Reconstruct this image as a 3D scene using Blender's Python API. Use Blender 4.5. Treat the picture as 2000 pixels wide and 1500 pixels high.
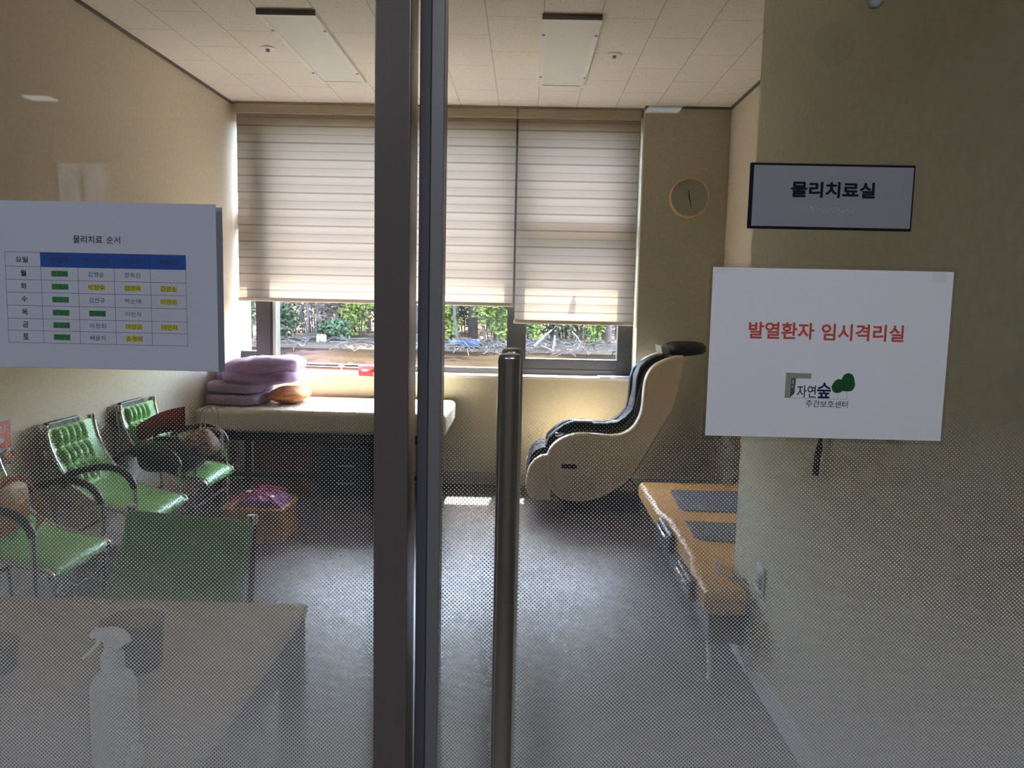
import bpy, bmesh, math, random
from math import sin, cos, tan, pi, radians, sqrt
from mathutils import Vector, Matrix, noise

for o in list(bpy.data.objects):
    bpy.data.objects.remove(o)
sc = bpy.context.scene
COL = sc.collection
H = 1.5295                      # eye height of the photographer, metres above the floor

# ------------------------------------------------------------------ camera
yaw, pitch, roll, FPX = 0.01429, 0.10935, 0.02173, 1548.05
fwd = Vector((-sin(yaw) * cos(pitch), cos(yaw) * cos(pitch), -sin(pitch)))
rgt = Vector((cos(yaw), sin(yaw), 0)); up = rgt.cross(fwd)
r2 = cos(roll) * rgt + sin(roll) * up; u2 = -sin(roll) * rgt + cos(roll) * up
cam = bpy.data.cameras.new('camera'); camo = bpy.data.objects.new('camera', cam); COL.objects.link(camo)
camo.matrix_world = Matrix(((r2.x, u2.x, -fwd.x, 0), (r2.y, u2.y, -fwd.y, 0), (r2.z, u2.z, -fwd.z, H), (0, 0, 0, 1)))
cam.sensor_width = 36; cam.lens = FPX / 2000 * 36; cam.clip_start = 0.05; cam.clip_end = 400
sc.camera = camo

# ------------------------------------------------------------------ daylight
world = bpy.data.worlds.new('sky'); sc.world = world; world.use_nodes = True
wn = world.node_tree.nodes; wl = world.node_tree.links
bg = wn['Background']; sky = wn.new('ShaderNodeTexSky')
sky.sky_type = 'NISHITA'; sky.sun_disc = False; sky.sun_elevation = radians(62); sky.sun_rotation = radians(0)
sky.air_density = 1.0; sky.dust_density = 2.5; sky.ozone_density = 1.0
wl.new(sky.outputs[0], bg.inputs[0]); bg.inputs[1].default_value = 3.55
sun = bpy.data.lights.new('sun', 'SUN'); suno = bpy.data.objects.new('sun', sun); COL.objects.link(suno)
sun.energy = 45.0; sun.angle = radians(0.6); sun.color = (1.0, 0.94, 0.86)
sd = Vector((-0.05, -0.414, -0.909)).normalized()
suno.rotation_euler = sd.to_track_quat('-Z', 'Y').to_euler(); suno.location = (0, 20, 40)

# ------------------------------------------------------------------ exposure
sc.view_settings.view_transform = 'Standard'; sc.view_settings.look = 'None'
sc.view_settings.gamma = 1.0; sc.view_settings.use_curve_mapping = False
sc.view_settings.exposure = 1.27
cy = sc.cycles
cy.max_bounces = 14; cy.diffuse_bounces = 8; cy.glossy_bounces = 4; cy.transmission_bounces = 6
cy.transparent_max_bounces = 24; cy.sample_clamp_indirect = 6.0; cy.use_denoising = True
cy.caustics_reflective = False; cy.caustics_refractive = False

# ------------------------------------------------------------------ materials
def lin(c):
    if isinstance(c, str):
        c = c.lstrip('#'); c = [int(c[i:i + 2], 16) / 255 for i in (0, 2, 4)]
        return tuple(v / 12.92 if v <= .04045 else ((v + .055) / 1.055) ** 2.4 for v in c)
    return tuple(c)

def mat(name, col, rough=.6, metal=0.0, spec=.5, var=.0, vscale=8, bump=.0, bscale=60, sheen=0, coat=0):
    m = bpy.data.materials.new(name); m.use_nodes = True
    n = m.node_tree.nodes; l = m.node_tree.links; b = n['Principled BSDF']
    c = lin(col)
    b.inputs['Base Color'].default_value = (*c, 1); b.inputs['Roughness'].default_value = rough
    b.inputs['Metallic'].default_value = metal; b.inputs['Specular IOR Level'].default_value = spec
    if sheen: b.inputs['Sheen Weight'].default_value = sheen
    if coat: b.inputs['Coat Weight'].default_value = coat; b.inputs['Coat Roughness'].default_value = .1
    tc = n.new('ShaderNodeTexCoord')
    if var:
        t = n.new('ShaderNodeTexNoise'); t.inputs['Scale'].default_value = vscale; t.inputs['Detail'].default_value = 5
        l.new(tc.outputs['Object'], t.inputs['Vector'])
        r = n.new('ShaderNodeValToRGB'); r.color_ramp.elements[0].position = .3; r.color_ramp.elements[1].position = .7
        r.color_ramp.elements[0].color = (*[max(0, v * (1 - var)) for v in c], 1)
        r.color_ramp.elements[1].color = (*[min(1, v * (1 + var)) for v in c], 1)
        l.new(t.outputs['Fac'], r.inputs[0]); l.new(r.outputs[0], b.inputs['Base Color'])
    if bump:
        t = n.new('ShaderNodeTexNoise'); t.inputs['Scale'].default_value = bscale; t.inputs['Detail'].default_value = 4
        l.new(tc.outputs['Object'], t.inputs['Vector'])
        bp = n.new('ShaderNodeBump'); bp.inputs['Strength'].default_value = bump; bp.inputs['Distance'].default_value = .01
        l.new(t.outputs['Fac'], bp.inputs['Height']); l.new(bp.outputs[0], b.inputs['Normal'])
    return m

def emit(name, col, s):
    m = bpy.data.materials.new(name); m.use_nodes = True
    b = m.node_tree.nodes['Principled BSDF']
    b.inputs['Base Color'].default_value = (.8, .8, .8, 1)
    b.inputs['Emission Color'].default_value = (*lin(col), 1); b.inputs['Emission Strength'].default_value = s
    return m

def math_node(n, l, op, a, b=None, c=None):
    q = n.new('ShaderNodeMath'); q.operation = op
    for i, v in enumerate((a, b, c)):
        if v is None: continue
        if isinstance(v, (int, float)): q.inputs[i].default_value = v
        else: l.new(v, q.inputs[i])
    return q.outputs[0]

def glass_mat(name, tint=(.95, .96, .95), dots=False, refl=.05):
    """clear float glass; with dots: white dots printed on it, growing towards the floor"""
    m = bpy.data.materials.new(name); m.use_nodes = True
    n = m.node_tree.nodes; l = m.node_tree.links
    n.remove(n['Principled BSDF']); out = n['Material Output']
    tr = n.new('ShaderNodeBsdfTransparent'); tr.inputs[0].default_value = (*tint, 1)
    gl = n.new('ShaderNodeBsdfGlossy'); gl.inputs['Roughness'].default_value = 0.015
    lw = n.new('ShaderNodeLayerWeight'); lw.inputs[0].default_value = .5
    p5 = math_node(n, l, 'POWER', lw.outputs['Facing'], 5.0)
    fac = math_node(n, l, 'MULTIPLY_ADD', p5, .9, refl)
    mx = n.new('ShaderNodeMixShader'); l.new(fac, mx.inputs[0]); l.new(tr.outputs[0], mx.inputs[1]); l.new(gl.outputs[0], mx.inputs[2])
    if not dots:
        l.new(mx.outputs[0], out.inputs[0]); return m
    tc = n.new('ShaderNodeTexCoord'); sp = n.new('ShaderNodeSeparateXYZ'); l.new(tc.outputs['Object'], sp.inputs[0])
    A, B = .00535, .00525
    u = math_node(n, l, 'DIVIDE', sp.outputs[0], A); v = math_node(n, l, 'DIVIDE', sp.outputs[2], B)
    def cell(off):
        du = math_node(n, l, 'SUBTRACT', math_node(n, l, 'FRACT', math_node(n, l, 'ADD', u, 100 + off)), .5)
        dv = math_node(n, l, 'SUBTRACT', math_node(n, l, 'FRACT', math_node(n, l, 'ADD', v, 100 + off)), .5)
        return math_node(n, l, 'SQRT', math_node(n, l, 'ADD', math_node(n, l, 'MULTIPLY', du, du), math_node(n, l, 'MULTIPLY', dv, dv)))
    d = math_node(n, l, 'MULTIPLY', math_node(n, l, 'MINIMUM', cell(0), cell(.5)), .0053)
    rp = n.new('ShaderNodeFloatCurve'); cv = rp.mapping.curves[0]     # dot radius in mm against height
    pts = [(0, 2.0), (.7, 1.95), (.93, 1.80), (1.09, 1.45), (1.22, 1.08), (1.34, .74), (1.385, .38), (1.42, .0), (1.6, 0)]
    for i, (x, y) in enumerate(pts):
        if i < 2: cv.points[i].location = (x / 1.6, y / 3)
        else: cv.points.new(x / 1.6, y / 3)
    cv.points[0].location = (0, pts[0][1] / 3)
    for p in cv.points: p.handle_type = 'VECTOR'
    rp.mapping.update()
    zz = math_node(n, l, 'DIVIDE', sp.outputs[2], 1.6); zc = n.new('ShaderNodeClamp'); l.new(zz, zc.inputs[0])
    l.new(zc.outputs[0], rp.inputs['Value'])
    rad = math_node(n, l, 'MULTIPLY', rp.outputs[0], .003)
    mask = math_node(n, l, 'LESS_THAN', d, rad)
    df = n.new('ShaderNodeBsdfDiffuse'); df.inputs[0].default_value = (.74, .75, .75, 1)
    m2 = n.new('ShaderNodeMixShader'); l.new(mask, m2.inputs[0]); l.new(mx.outputs[0], m2.inputs[1]); l.new(df.outputs[0], m2.inputs[2])
    l.new(m2.outputs[0], out.inputs[0])
    return m

def ceiling_mat():
    m = mat('acoustic_tile', (.80, .752, .695), .95, spec=.1)
    n = m.node_tree.nodes; l = m.node_tree.links; b = n['Principled BSDF']
    tc = n.new('ShaderNodeTexCoord'); sp = n.new('ShaderNodeSeparateXYZ'); l.new(tc.outputs['Object'], sp.inputs[0])
    col = math_node(n, l, 'DIVIDE', math_node(n, l, 'ADD', sp.outputs[0], .537 + 30), .3)
    odd = math_node(n, l, 'MODULO', math_node(n, l, 'FLOOR', col), 2.0)
    fx = math_node(n, l, 'ABSOLUTE', math_node(n, l, 'SUBTRACT', math_node(n, l, 'FRACT', math_node(n, l, 'ADD', col, .5)), .5))
    # 600 mm long tiles, neighbouring columns shifted by half a tile
    yy = math_node(n, l, 'DIVIDE', math_node(n, l, 'ADD', sp.outputs[1], 30 - 4.371 - .3), .6)
    yo = math_node(n, l, 'ADD', yy, math_node(n, l, 'MULTIPLY', odd, .5))
    fy = math_node(n, l, 'ABSOLUTE', math_node(n, l, 'SUBTRACT', math_node(n, l, 'FRACT', math_node(n, l, 'ADD', yo, .5)), .5))
    jx = math_node(n, l, 'LESS_THAN', fx, .008); jy = math_node(n, l, 'LESS_THAN', fy, .004)
    j = math_node(n, l, 'MAXIMUM', jx, jy)
    # worm-hole fissures
    mp = n.new('ShaderNodeMapping'); mp.inputs['Scale'].default_value = (95, 38, 1); l.new(tc.outputs['Object'], mp.inputs[0])
    vo = n.new('ShaderNodeTexNoise'); vo.inputs['Scale'].default_value = 1; vo.inputs['Detail'].default_value = 2; l.new(mp.outputs[0], vo.inputs['Vector'])
    fs = math_node(n, l, 'GREATER_THAN', vo.outputs['Fac'], .655)
    dk = math_node(n, l, 'MAXIMUM', math_node(n, l, 'MULTIPLY', j, .55), math_node(n, l, 'MULTIPLY', fs, .30))
    mx = n.new('ShaderNodeMix'); mx.data_type = 'RGBA'; l.new(dk, mx.inputs[0])
    mx.inputs[6].default_value = (.80, .752, .695, 1); mx.inputs[7].default_value = (.14, .12, .10, 1)
    l.new(mx.outputs[2], b.inputs['Base Color'])
    bp = n.new('ShaderNodeBump'); bp.inputs['Strength'].default_value = .5; bp.inputs['Distance'].default_value = .004; bp.invert = True
    l.new(dk, bp.inputs['Height']); l.new(bp.outputs[0], b.inputs['Normal'])
    return m

def floor_mat():
    m = mat('vinyl_floor', (.13, .13, .138), .40, spec=.36)
    n = m.node_tree.nodes; l = m.node_tree.links; b = n['Principled BSDF']
    tc = n.new('ShaderNodeTexCoord')
    br = n.new('ShaderNodeTexBrick'); br.inputs['Scale'].default_value = 1; br.inputs['Brick Width'].default_value = .9; br.inputs['Row Height'].default_value = .45
    br.inputs['Mortar Size'].default_value = .0016; br.inputs['Mortar Smooth'].default_value = 0
    br.inputs['Color1'].default_value = (.070, .065, .065, 1); br.inputs['Color2'].default_value = (.078, .073, .073, 1); br.inputs['Mortar'].default_value = (.035, .033, .034, 1)
    mp = n.new('ShaderNodeMapping'); mp.inputs['Location'].default_value = (.19, .05, 0); mp.inputs['Rotation'].default_value = (0, 0, pi / 2)
    l.new(tc.outputs['Object'], mp.inputs[0]); l.new(mp.outputs[0], br.inputs['Vector'])
    l.new(br.outputs[0], b.inputs['Base Color'])
    rr = n.new('ShaderNodeMapRange'); rr.inputs['To Min'].default_value = .38; rr.inputs['To Max'].default_value = .44
    n2 = n.new('ShaderNodeTexNoise'); n2.inputs['Scale'].default_value = 3; l.new(tc.outputs['Object'], n2.inputs['Vector'])
    l.new(n2.outputs['Fac'], rr.inputs['Value']); l.new(rr.outputs[0], b.inputs['Roughness'])
    return m

def blind_mat():
    """double-layer roller fabric: overlapping woven bands, lets daylight through"""
    m = bpy.data.materials.new('banded_blind_fabric'); m.use_nodes = True
    n = m.node_tree.nodes; l = m.node_tree.links; n.remove(n['Principled BSDF']); out = n['Material Output']
    tc = n.new('ShaderNodeTexCoord'); sp = n.new('ShaderNodeSeparateXYZ'); l.new(tc.outputs['Object'], sp.inputs[0])
    z = math_node(n, l, 'DIVIDE', math_node(n, l, 'ADD', sp.outputs[2], .128 * 40), .128)
    fz = math_node(n, l, 'FRACT', z)
    thick = math_node(n, l, 'LESS_THAN', fz, .10)
    thin = math_node(n, l, 'LESS_THAN', math_node(n, l, 'ABSOLUTE', math_node(n, l, 'SUBTRACT', fz, .55)), .025)
    k = math_node(n, l, 'MAXIMUM', math_node(n, l, 'MULTIPLY', thick, .62), math_node(n, l, 'MULTIPLY', thin, .42))
    wv = n.new('ShaderNodeTexNoise'); wv.inputs['Scale'].default_value = 1
    mp = n.new('ShaderNodeMapping'); mp.inputs['Scale'].default_value = (6, 1, 500); l.new(tc.outputs['Object'], mp.inputs[0]); l.new(mp.outputs[0], wv.inputs['Vector'])
    k2 = math_node(n, l, 'ADD', k, math_node(n, l, 'MULTIPLY', math_node(n, l, 'SUBTRACT', wv.outputs['Fac'], .5), .12))
    def mixcol(a, b):
        q = n.new('ShaderNodeMix'); q.data_type = 'RGBA'; l.new(k2, q.inputs[0]); q.inputs[6].default_value = (*a, 1); q.inputs[7].default_value = (*b, 1); return q.outputs[2]
    df = n.new('ShaderNodeBsdfDiffuse'); l.new(mixcol((.58, .50, .42), (.19, .155, .115)), df.inputs[0])
    tl = n.new('ShaderNodeBsdfTranslucent'); l.new(mixcol((.124, .101, .083), (.044, .033, .024)), tl.inputs[0])
    ad = n.new('ShaderNodeMixShader'); ad.inputs[0].default_value = .5
    l.new(df.outputs[0], ad.inputs[1]); l.new(tl.outputs[0], ad.inputs[2]); l.new(ad.outputs[0], out.inputs[0])
    return m

M = {}
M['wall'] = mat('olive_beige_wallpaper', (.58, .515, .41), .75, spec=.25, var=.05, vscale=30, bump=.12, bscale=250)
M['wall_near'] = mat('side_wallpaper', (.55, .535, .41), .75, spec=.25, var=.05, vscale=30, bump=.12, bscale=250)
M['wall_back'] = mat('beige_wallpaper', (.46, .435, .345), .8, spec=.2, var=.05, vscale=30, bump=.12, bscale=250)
M['ceiling'] = ceiling_mat(); M['floor'] = floor_mat(); M['blind'] = blind_mat()
M['trim'] = mat('grey_skirting', (.33, .32, .30), .4)
M['sill'] = mat('white_stone_sill', (.62, .61, .59), .35, var=.03)
M['winframe'] = mat('charcoal_window_frame', (.034, .033, .036), .45, spec=.4)
M['pelmet'] = mat('beige_headrail', (.42, .36, .26), .6)
M['bluerail'] = mat('blind_bottom_rail', (.55, .50, .42), .5)
M['bronze'] = mat('dark_bronze_metal', (.185, .155, .15), .30, metal=.4, var=.08, vscale=3)
M['alu'] = mat('grey_anodised_aluminium', (.30, .295, .32), .35, metal=.5)
M['rubber'] = mat('black_gasket', (.13, .13, .155), .5)
M['steel'] = mat('brushed_steel', (.72, .67, .62), .24, metal=1.0)
M['chrome'] = mat('chrome', (.75, .75, .75), .12, metal=1.0)
M['black'] = mat('black_plastic', (.018, .018, .02), .4)
M['leather'] = mat('black_leather', (.016, .016, .019), .5, spec=.4, bump=.25, bscale=90)
M['shell'] = mat('beige_shell', (.74, .61, .46), .42, spec=.4)
M['green'] = mat('green_vinyl', (.19, .48, .11), .42, spec=.5, var=.08, vscale=20)
M['greendark'] = mat('dark_green_vinyl', (.075, .30, .05), .4, var=.08, vscale=20)
M['bedvinyl'] = mat('ivory_vinyl', (.56, .50, .40), .38, var=.03, vscale=10)
M['white'] = mat('white_enamel', (.80, .79, .77), .4)
M['paper2'] = mat('bright_white_paper', (.84, .84, .90), .7, spec=.2)
M['paper'] = mat('white_paper', (.52, .53, .64), .75, spec=.2, var=.015, vscale=20)
M['signface'] = mat('silver_grey_plate', (.27, .262, .305), .55, spec=.3)
M['ink'] = mat('black_ink', (.012, .012, .018), .7, spec=.08)
M['inkblue'] = mat('dark_blue_ink', (.02, .025, .07), .7, spec=.08)
M['inkgrey'] = mat('grey_ink', (.06, .06, .08), .7, spec=.08)
M['red_ink'] = mat('red_ink', (.62, .09, .07), .7, spec=.08)
M['hlgreen'] = mat('green_highlighter', (.05, .25, .08), .7, spec=.08)
M['hlyellow'] = mat('yellow_highlighter', (.62, .55, .08), .7, spec=.08)
M['tabblue'] = mat('blue_header_ink', (.035, .09, .33), .7, spec=.08)
M['logogrey'] = mat('logo_grey_green', (.30, .32, .27), .7, spec=.08)
M['logodark'] = mat('logo_dark_grey', (.09, .10, .09), .7, spec=.08)
M['logogreen'] = mat('logo_green', (.02, .10, .03), .7, spec=.08)
M['purple'] = mat('lilac_cotton', (.36, .22, .40), .9, var=.1, vscale=18, bump=.25, bscale=25, sheen=.3)
M['mauve'] = mat('grey_mauve_cotton', (.30, .21, .31), .9, var=.1, vscale=18, bump=.25, bscale=25)
M['orangecloth'] = mat('orange_print_cotton', (.62, .27, .10), .9, var=.35, vscale=26)
M['orangeleather'] = mat('amber_leatherette', (.66, .33, .085), .42, spec=.4, var=.05, vscale=6)
M['woodred'] = mat('red_brown_wood', (.13, .035, .022), .45, var=.2, vscale=5)
M['woodhoney'] = mat('honey_wood', (.42, .16, .045), .4, var=.25, vscale=9)
M['tabletop'] = mat('oak_laminate', (.33, .25, .165), .32, var=.12, vscale=5)
M['darkmetal'] = mat('charcoal_powder_coat', (.014, .015, .018), .5)
M['maroon'] = mat('maroon_cloth', (.22, .025, .03), .7, var=.15, vscale=15)
M['print'] = mat('brown_print_cloth', (.20, .12, .075), .9, var=.7, vscale=38)
M['tan'] = mat('tan_leather', (.40, .16, .03), .5, var=.2, vscale=20)
M['pink'] = mat('pink_ribbon', (.65, .05, .22), .6)
M['plum'] = mat('plum_cloth', (.20, .05, .20), .85, var=.2, vscale=30)
M['greyplastic'] = mat('light_grey_plastic', (.42, .42, .45), .4)
M['redcloth'] = mat('coral_red_cloth', (.36, .045, .065), .8)
M['brownwood'] = mat('brown_stick', (.08, .028, .017), .5)
M['clockwood'] = mat('pale_wood_rim', (.60, .44, .26), .5)
M['clockface'] = mat('grey_clock_face', (.35, .36, .33), .7)
M['poster'] = mat('red_poster', (.58, .09, .04), .6)
M['clearplastic'] = glass_mat('clear_plastic', (.98, .98, .98), refl=.03)
M['suction'] = glass_mat('thin_clear_vinyl', (.985, .985, .98), refl=.004)
M['leather2'] = mat('matte_black_leather', (.014, .014, .017), .6, spec=.18)
M['hallglass'] = glass_mat('dimmed_hall_glass', (.14, .15, .17), refl=.03)  # tint darkened to dim the sky mirrored from the hall window
M['tape'] = glass_mat('clear_tape', (.985, .985, .98), refl=.012)
M['cup'] = glass_mat('smoky_clear_plastic', (.62, .64, .66), refl=.10)
M['glass'] = glass_mat('clear_glass', (.955, .965, .955), refl=.035)
M['dotglass'] = glass_mat('dotted_glass', (.955, .965, .955), dots=True, refl=.035)
M['winglass'] = glass_mat('window_glass', (.93, .95, .95), refl=.03)
M['bottle'] = mat('translucent_white_bottle', (.86, .86, .88), .35, spec=.4)
M['lightpanel'] = mat('unlit_diffuser', (.76, .745, .71), .5)
M['lampon'] = emit('lit_diffuser', (.88, .93, 1.0), 5.5)
M['lampon2'] = emit('bright_lit_diffuser', (.9, .94, 1.0), 5.5)
M['lampdim'] = emit('lit_slim_diffuser', (.9, .95, 1.0), 1.4)
M['hallwall'] = mat('hall_wall', (.36, .34, .31), .8)
M['hallfloor'] = mat('hall_floor', (.22, .21, .20), .4)
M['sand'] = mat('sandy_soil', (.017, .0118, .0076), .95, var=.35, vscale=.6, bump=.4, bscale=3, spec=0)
M['litter'] = mat('forest_litter', (.06, .045, .033), .95, var=.5, vscale=.5, spec=0)
M['bark'] = mat('grey_bark', (.085, .067, .06), .9, var=.4, vscale=5, spec=0)
M['bark2'] = mat('brown_bark', (.095, .068, .06), .9, var=.4, vscale=5, spec=0)
M['leafpine'] = mat('pine_green_leaves', (.075, .092, .052), .8, var=.5, vscale=2, spec=0)
M['leafbright'] = mat('spring_green_leaves', (.15, .165, .042), .7, var=.5, vscale=2, spec=0)
M['leafbrown'] = mat('dry_brown_twigs', (.20, .15, .125), .9, var=.5, vscale=2, spec=0)
M['haze'] = mat('hazed_brushwood', (.23, .185, .165), .95, var=.4, vscale=1, spec=0)  # distance haze lightened into the brushwood colour
M['drywood'] = mat('bleached_deadwood', (.11, .085, .07), .9, var=.4, vscale=4, spec=0)
M['extwall'] = mat('outer_render', (.30, .29, .27), .9)
M['sack'] = mat('white_sack', (.30, .30, .31), .7, spec=0)
M['tarp'] = mat('dark_blue_netting', (.03, .04, .06), .7, spec=0)
M['tarplight'] = mat('pale_blue_plastic', (.12, .22, .28), .6, spec=0)

# ------------------------------------------------------------------ mesh helpers
class MB:
    def __init__(s): s.v = []; s.f = []; s.fm = []
    def add(s, v, f, mi=0):
        o = len(s.v); s.v += [tuple(p) for p in v]; s.f += [tuple(i + o for i in q) for q in f]; s.fm += [mi] * len(f); return s
    def box(s, x0, x1, y0, y1, z0, z1, mi=0):
        v = [(x, y, z) for z in (z0, z1) for y in (y0, y1) for x in (x0, x1)]
        return s.add(v, [(0, 2, 3, 1), (4, 5, 7, 6), (0, 1, 5, 4), (2, 6, 7, 3), (0, 4, 6, 2), (1, 3, 7, 5)], mi)
    def bm(s, b, mi=0):
        b.verts.index_update(); s.add([v.co[:] for v in b.verts], [[v.index for v in f.verts] for f in b.faces], mi); b.free(); return s
    def rbox(s, x0, x1, y0, y1, z0, z1, r=.01, seg=3, mi=0, M4=None):
        b = bmesh.new(); bmesh.ops.create_cube(b, size=1)
        for v in b.verts: v.co = Vector((x0 + (v.co.x + .5) * (x1 - x0), y0 + (v.co.y + .5) * (y1 - y0), z0 + (v.co.z + .5) * (z1 - z0)))
        r = min(r, .49 * min(x1 - x0, y1 - y0, z1 - z0))
        bmesh.ops.bevel(b, geom=b.edges[:], offset=r, segments=seg, affect='EDGES', profile=.5)
        if M4: b.transform(M4)
        return s.bm(b, mi)
    def prism(s, poly, a0, a1, axis='Y', r=0, seg=3, mi=0):
        """extrude a 2-D outline: axis Y takes (x,z), X takes (y,z), Z takes (x,y)"""
        b = bmesh.new()
        def P(p, a): return {'Y': (p[0], a, p[1]), 'X': (a, p[0], p[1]), 'Z': (p[0], p[1], a)}[axis]
        A = [b.verts.new(P(p, a0)) for p in poly]; B = [b.verts.new(P(p, a1)) for p in poly]; k = len(poly)
        fa = b.faces.new(A); fb = b.faces.new(B[::-1])
        for i in range(k): b.faces.new((A[i], B[i], B[(i + 1) % k], A[(i + 1) % k]))
        bmesh.ops.recalc_face_normals(b, faces=b.faces[:])
        if r:
            ed = [e for e in b.edges if fa in e.link_faces or fb in e.link_faces]
            bmesh.ops.bevel(b, geom=ed, offset=r, segments=seg, affect='EDGES', profile=.5, clamp_overlap=True)
        return s.bm(b, mi)
    def tube(s, pts, r, seg=10, closed=False, mi=0, caps=True):
        pts = [Vector(p) for p in pts]; n = len(pts); rs = r if isinstance(r, (list, tuple)) else [r] * n
        v = []; prev = None
        for i, p in enumerate(pts):
            a = pts[(i - 1) % n] if (closed or i) else p; c = pts[(i + 1) % n] if (closed or i < n - 1) else p
            t = (c - a).normalized()
            if prev is None: q = t.orthogonal().normalized()
            else:
                q = prev - t * prev.dot(t); q = q.normalized() if q.length > 1e-6 else t.orthogonal().normalized()
            prev = q; w = t.cross(q)
            v += [p + rs[i] * (cos(2 * pi * j / seg) * q + sin(2 * pi * j / seg) * w) for j in range(seg)]
        f = []
        for i in range(n if closed else n - 1):
            for j in range(seg):
                a, b2 = i * seg + j, i * seg + (j + 1) % seg; c, d = ((i + 1) % n) * seg + (j + 1) % seg, ((i + 1) % n) * seg + j
                f.append((a, b2, c, d))
        if not closed and caps:
            f.append(tuple(range(seg))[::-1]); f.append(tuple((n - 1) * seg + j for j in range(seg)))
        return s.add(v, f, mi)
    def lathe(s, prof, c=(0, 0, 0), seg=28, axis='Z', mi=0):
        v = []; f = []; c = Vector(c)
        for (r, h) in prof:
            for j in range(seg):
                a = 2 * pi * j / seg; x, y = r * cos(a), r * sin(a)
                v.append(c + Vector({'Z': (x, y, h), 'Y': (x, h, y), 'X': (h, x, y)}[axis]))
        for i in range(len(prof) - 1):
            for j in range(seg):
                f.append((i * seg + j, i * seg + (j + 1) % seg, (i + 1) * seg + (j + 1) % seg, (i + 1) * seg + j))
        f.append(tuple(range(seg))); f.append(tuple((len(prof) - 1) * seg + j for j in range(seg)))
        return s.add(v, f, mi)
    def blob(s, c, rad, e=1.0, seg=20, ring=12, amp=0, fr=4, mi=0, R=None):
        v = []; f = []; c = Vector(c)
        sg = lambda t, p: math.copysign(abs(t) ** p, t)
        for i in range(ring + 1):
            th = -pi / 2 + pi * i / ring
            for j in range(seg):
                ph = 2 * pi * j / seg
                d = Vector((sg(cos(th), e) * sg(cos(ph), e), sg(cos(th), e) * sg(sin(ph), e), sg(sin(th), e)))
                p = Vector((d.x * rad[0], d.y * rad[1], d.z * rad[2]))
                if amp: p *= 1 + amp * noise.noise((p + c) * fr)
                if R: p = R @ p
                v.append(c + p)
        for i in range(ring):
            for j in range(seg): f.append((i * seg + j, i * seg + (j + 1) % seg, (i + 1) * seg + (j + 1) % seg, (i + 1) * seg + j))
        return s.add(v, f, mi)
    def grid(s, fn, nu, nv, mi=0):
        v = [fn(i / nu, j / nv) for i in range(nu + 1) for j in range(nv + 1)]; w = nv + 1
        return s.add(v, [(i * w + j, (i + 1) * w + j, (i + 1) * w + j + 1, i * w + j + 1) for i in range(nu) for j in range(nv)], mi)
    def noise(s, amp, fr, seed=0):
        o = Vector((seed, seed * 2.3, 1.7 * seed))
        s.v = [tuple(Vector(p) + amp * noise.noise_vector(Vector(p) * fr + o)) for p in s.v]; return s
    def build(s, name, m, parent=None, smooth=True, angle=40, world=False):
        me = bpy.data.meshes.new(name)
        off = Vector((0, 0, 0))
        if world and parent:
            q = parent
            while q: off += q.location; q = q.parent
        me.from_pydata([tuple(Vector(p) - off) for p in s.v], [], s.f)
        b = bmesh.new(); b.from_mesh(me); bmesh.ops.recalc_face_normals(b, faces=b.faces[:]); b.to_mesh(me); b.free()
        for mm in (m if isinstance(m, (list, tuple)) else [m]): me.materials.append(mm)
        if len(me.polygons) == len(s.fm): me.polygons.foreach_set('material_index', s.fm)
        if smooth:
            me.shade_smooth(); me.set_sharp_from_angle(angle=radians(angle))
        me.update()
        o = bpy.data.objects.new(name, me); COL.objects.link(o)
        if parent: o.parent = parent
        if smooth and angle <= 60 and len(me.vertices) < 4000:
            wnm = o.modifiers.new('even_shading', 'WEIGHTED_NORMAL'); wnm.keep_sharp = True; wnm.weight = 100
        return o

def thing(name, label, cat, loc=(0, 0, 0), rz=0, group=None):
    o = bpy.data.objects.new(name, None); COL.objects.link(o); o.empty_display_size = .05
    o.location = loc; o.rotation_euler = (0, 0, rz); o['label'] = label; o['category'] = cat
    if group: o['group'] = group
    return o
def tag(o, label, cat, group=None, kind=None):
    o['label'] = label; o['category'] = cat
    if group: o['group'] = group
    if kind: o['kind'] = kind
    return o
def struct(o, label=None, cat=None):
    o['kind'] = 'structure'
    if label: o['label'] = label; o['category'] = cat
    return o
def copy_tree(o, parent=None):
    c = o.copy(); COL.objects.link(c); c.parent = parent
    for ch in list(o.children): copy_tree(ch, c)
    return c

def text_mb(body, x0, x1, z0, z1, y, bold=0.0, mb=None, mi=0):
    """lettering in the plane Y=y, read from the hall, stretched to the box x0..x1, z0..z1"""
    cu = bpy.data.curves.new('lettering', 'FONT'); cu.body = body; cu.offset = min(bold, 0)
    o = bpy.data.objects.new('lettering', cu); COL.objects.link(o)
    dg = bpy.context.evaluated_depsgraph_get(); me = bpy.data.meshes.new_from_object(o.evaluated_get(dg))
    bpy.data.objects.remove(o); bpy.data.curves.remove(cu)
    # heavier strokes: the same outlines overprinted in a small ring
    ring = [(0, 0)] + ([(bold * cos(k * pi / 4), bold * sin(k * pi / 4)) for k in range(8)] if bold > 0 else [])
    P = []; F = []; nv = len(me.vertices)
    for q, (ox, oy) in enumerate(ring):
        P += [(v.co.x + ox, v.co.y + oy, q) for v in me.vertices]; F += [tuple(i + q * nv for i in p.vertices) for p in me.polygons]
    bpy.data.meshes.remove(me)
    a, b, c, d = min(p[0] for p in P), max(p[0] for p in P), min(p[1] for p in P), max(p[1] for p in P)
    V = [(x0 + (p[0] - a) / (b - a) * (x1 - x0), y + p[2] * 4e-6, z0 + (p[1] - c) / (d - c) * (z1 - z0)) for p in P]
    mb = mb or MB(); mb.add(V, F, mi); return mb
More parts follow.
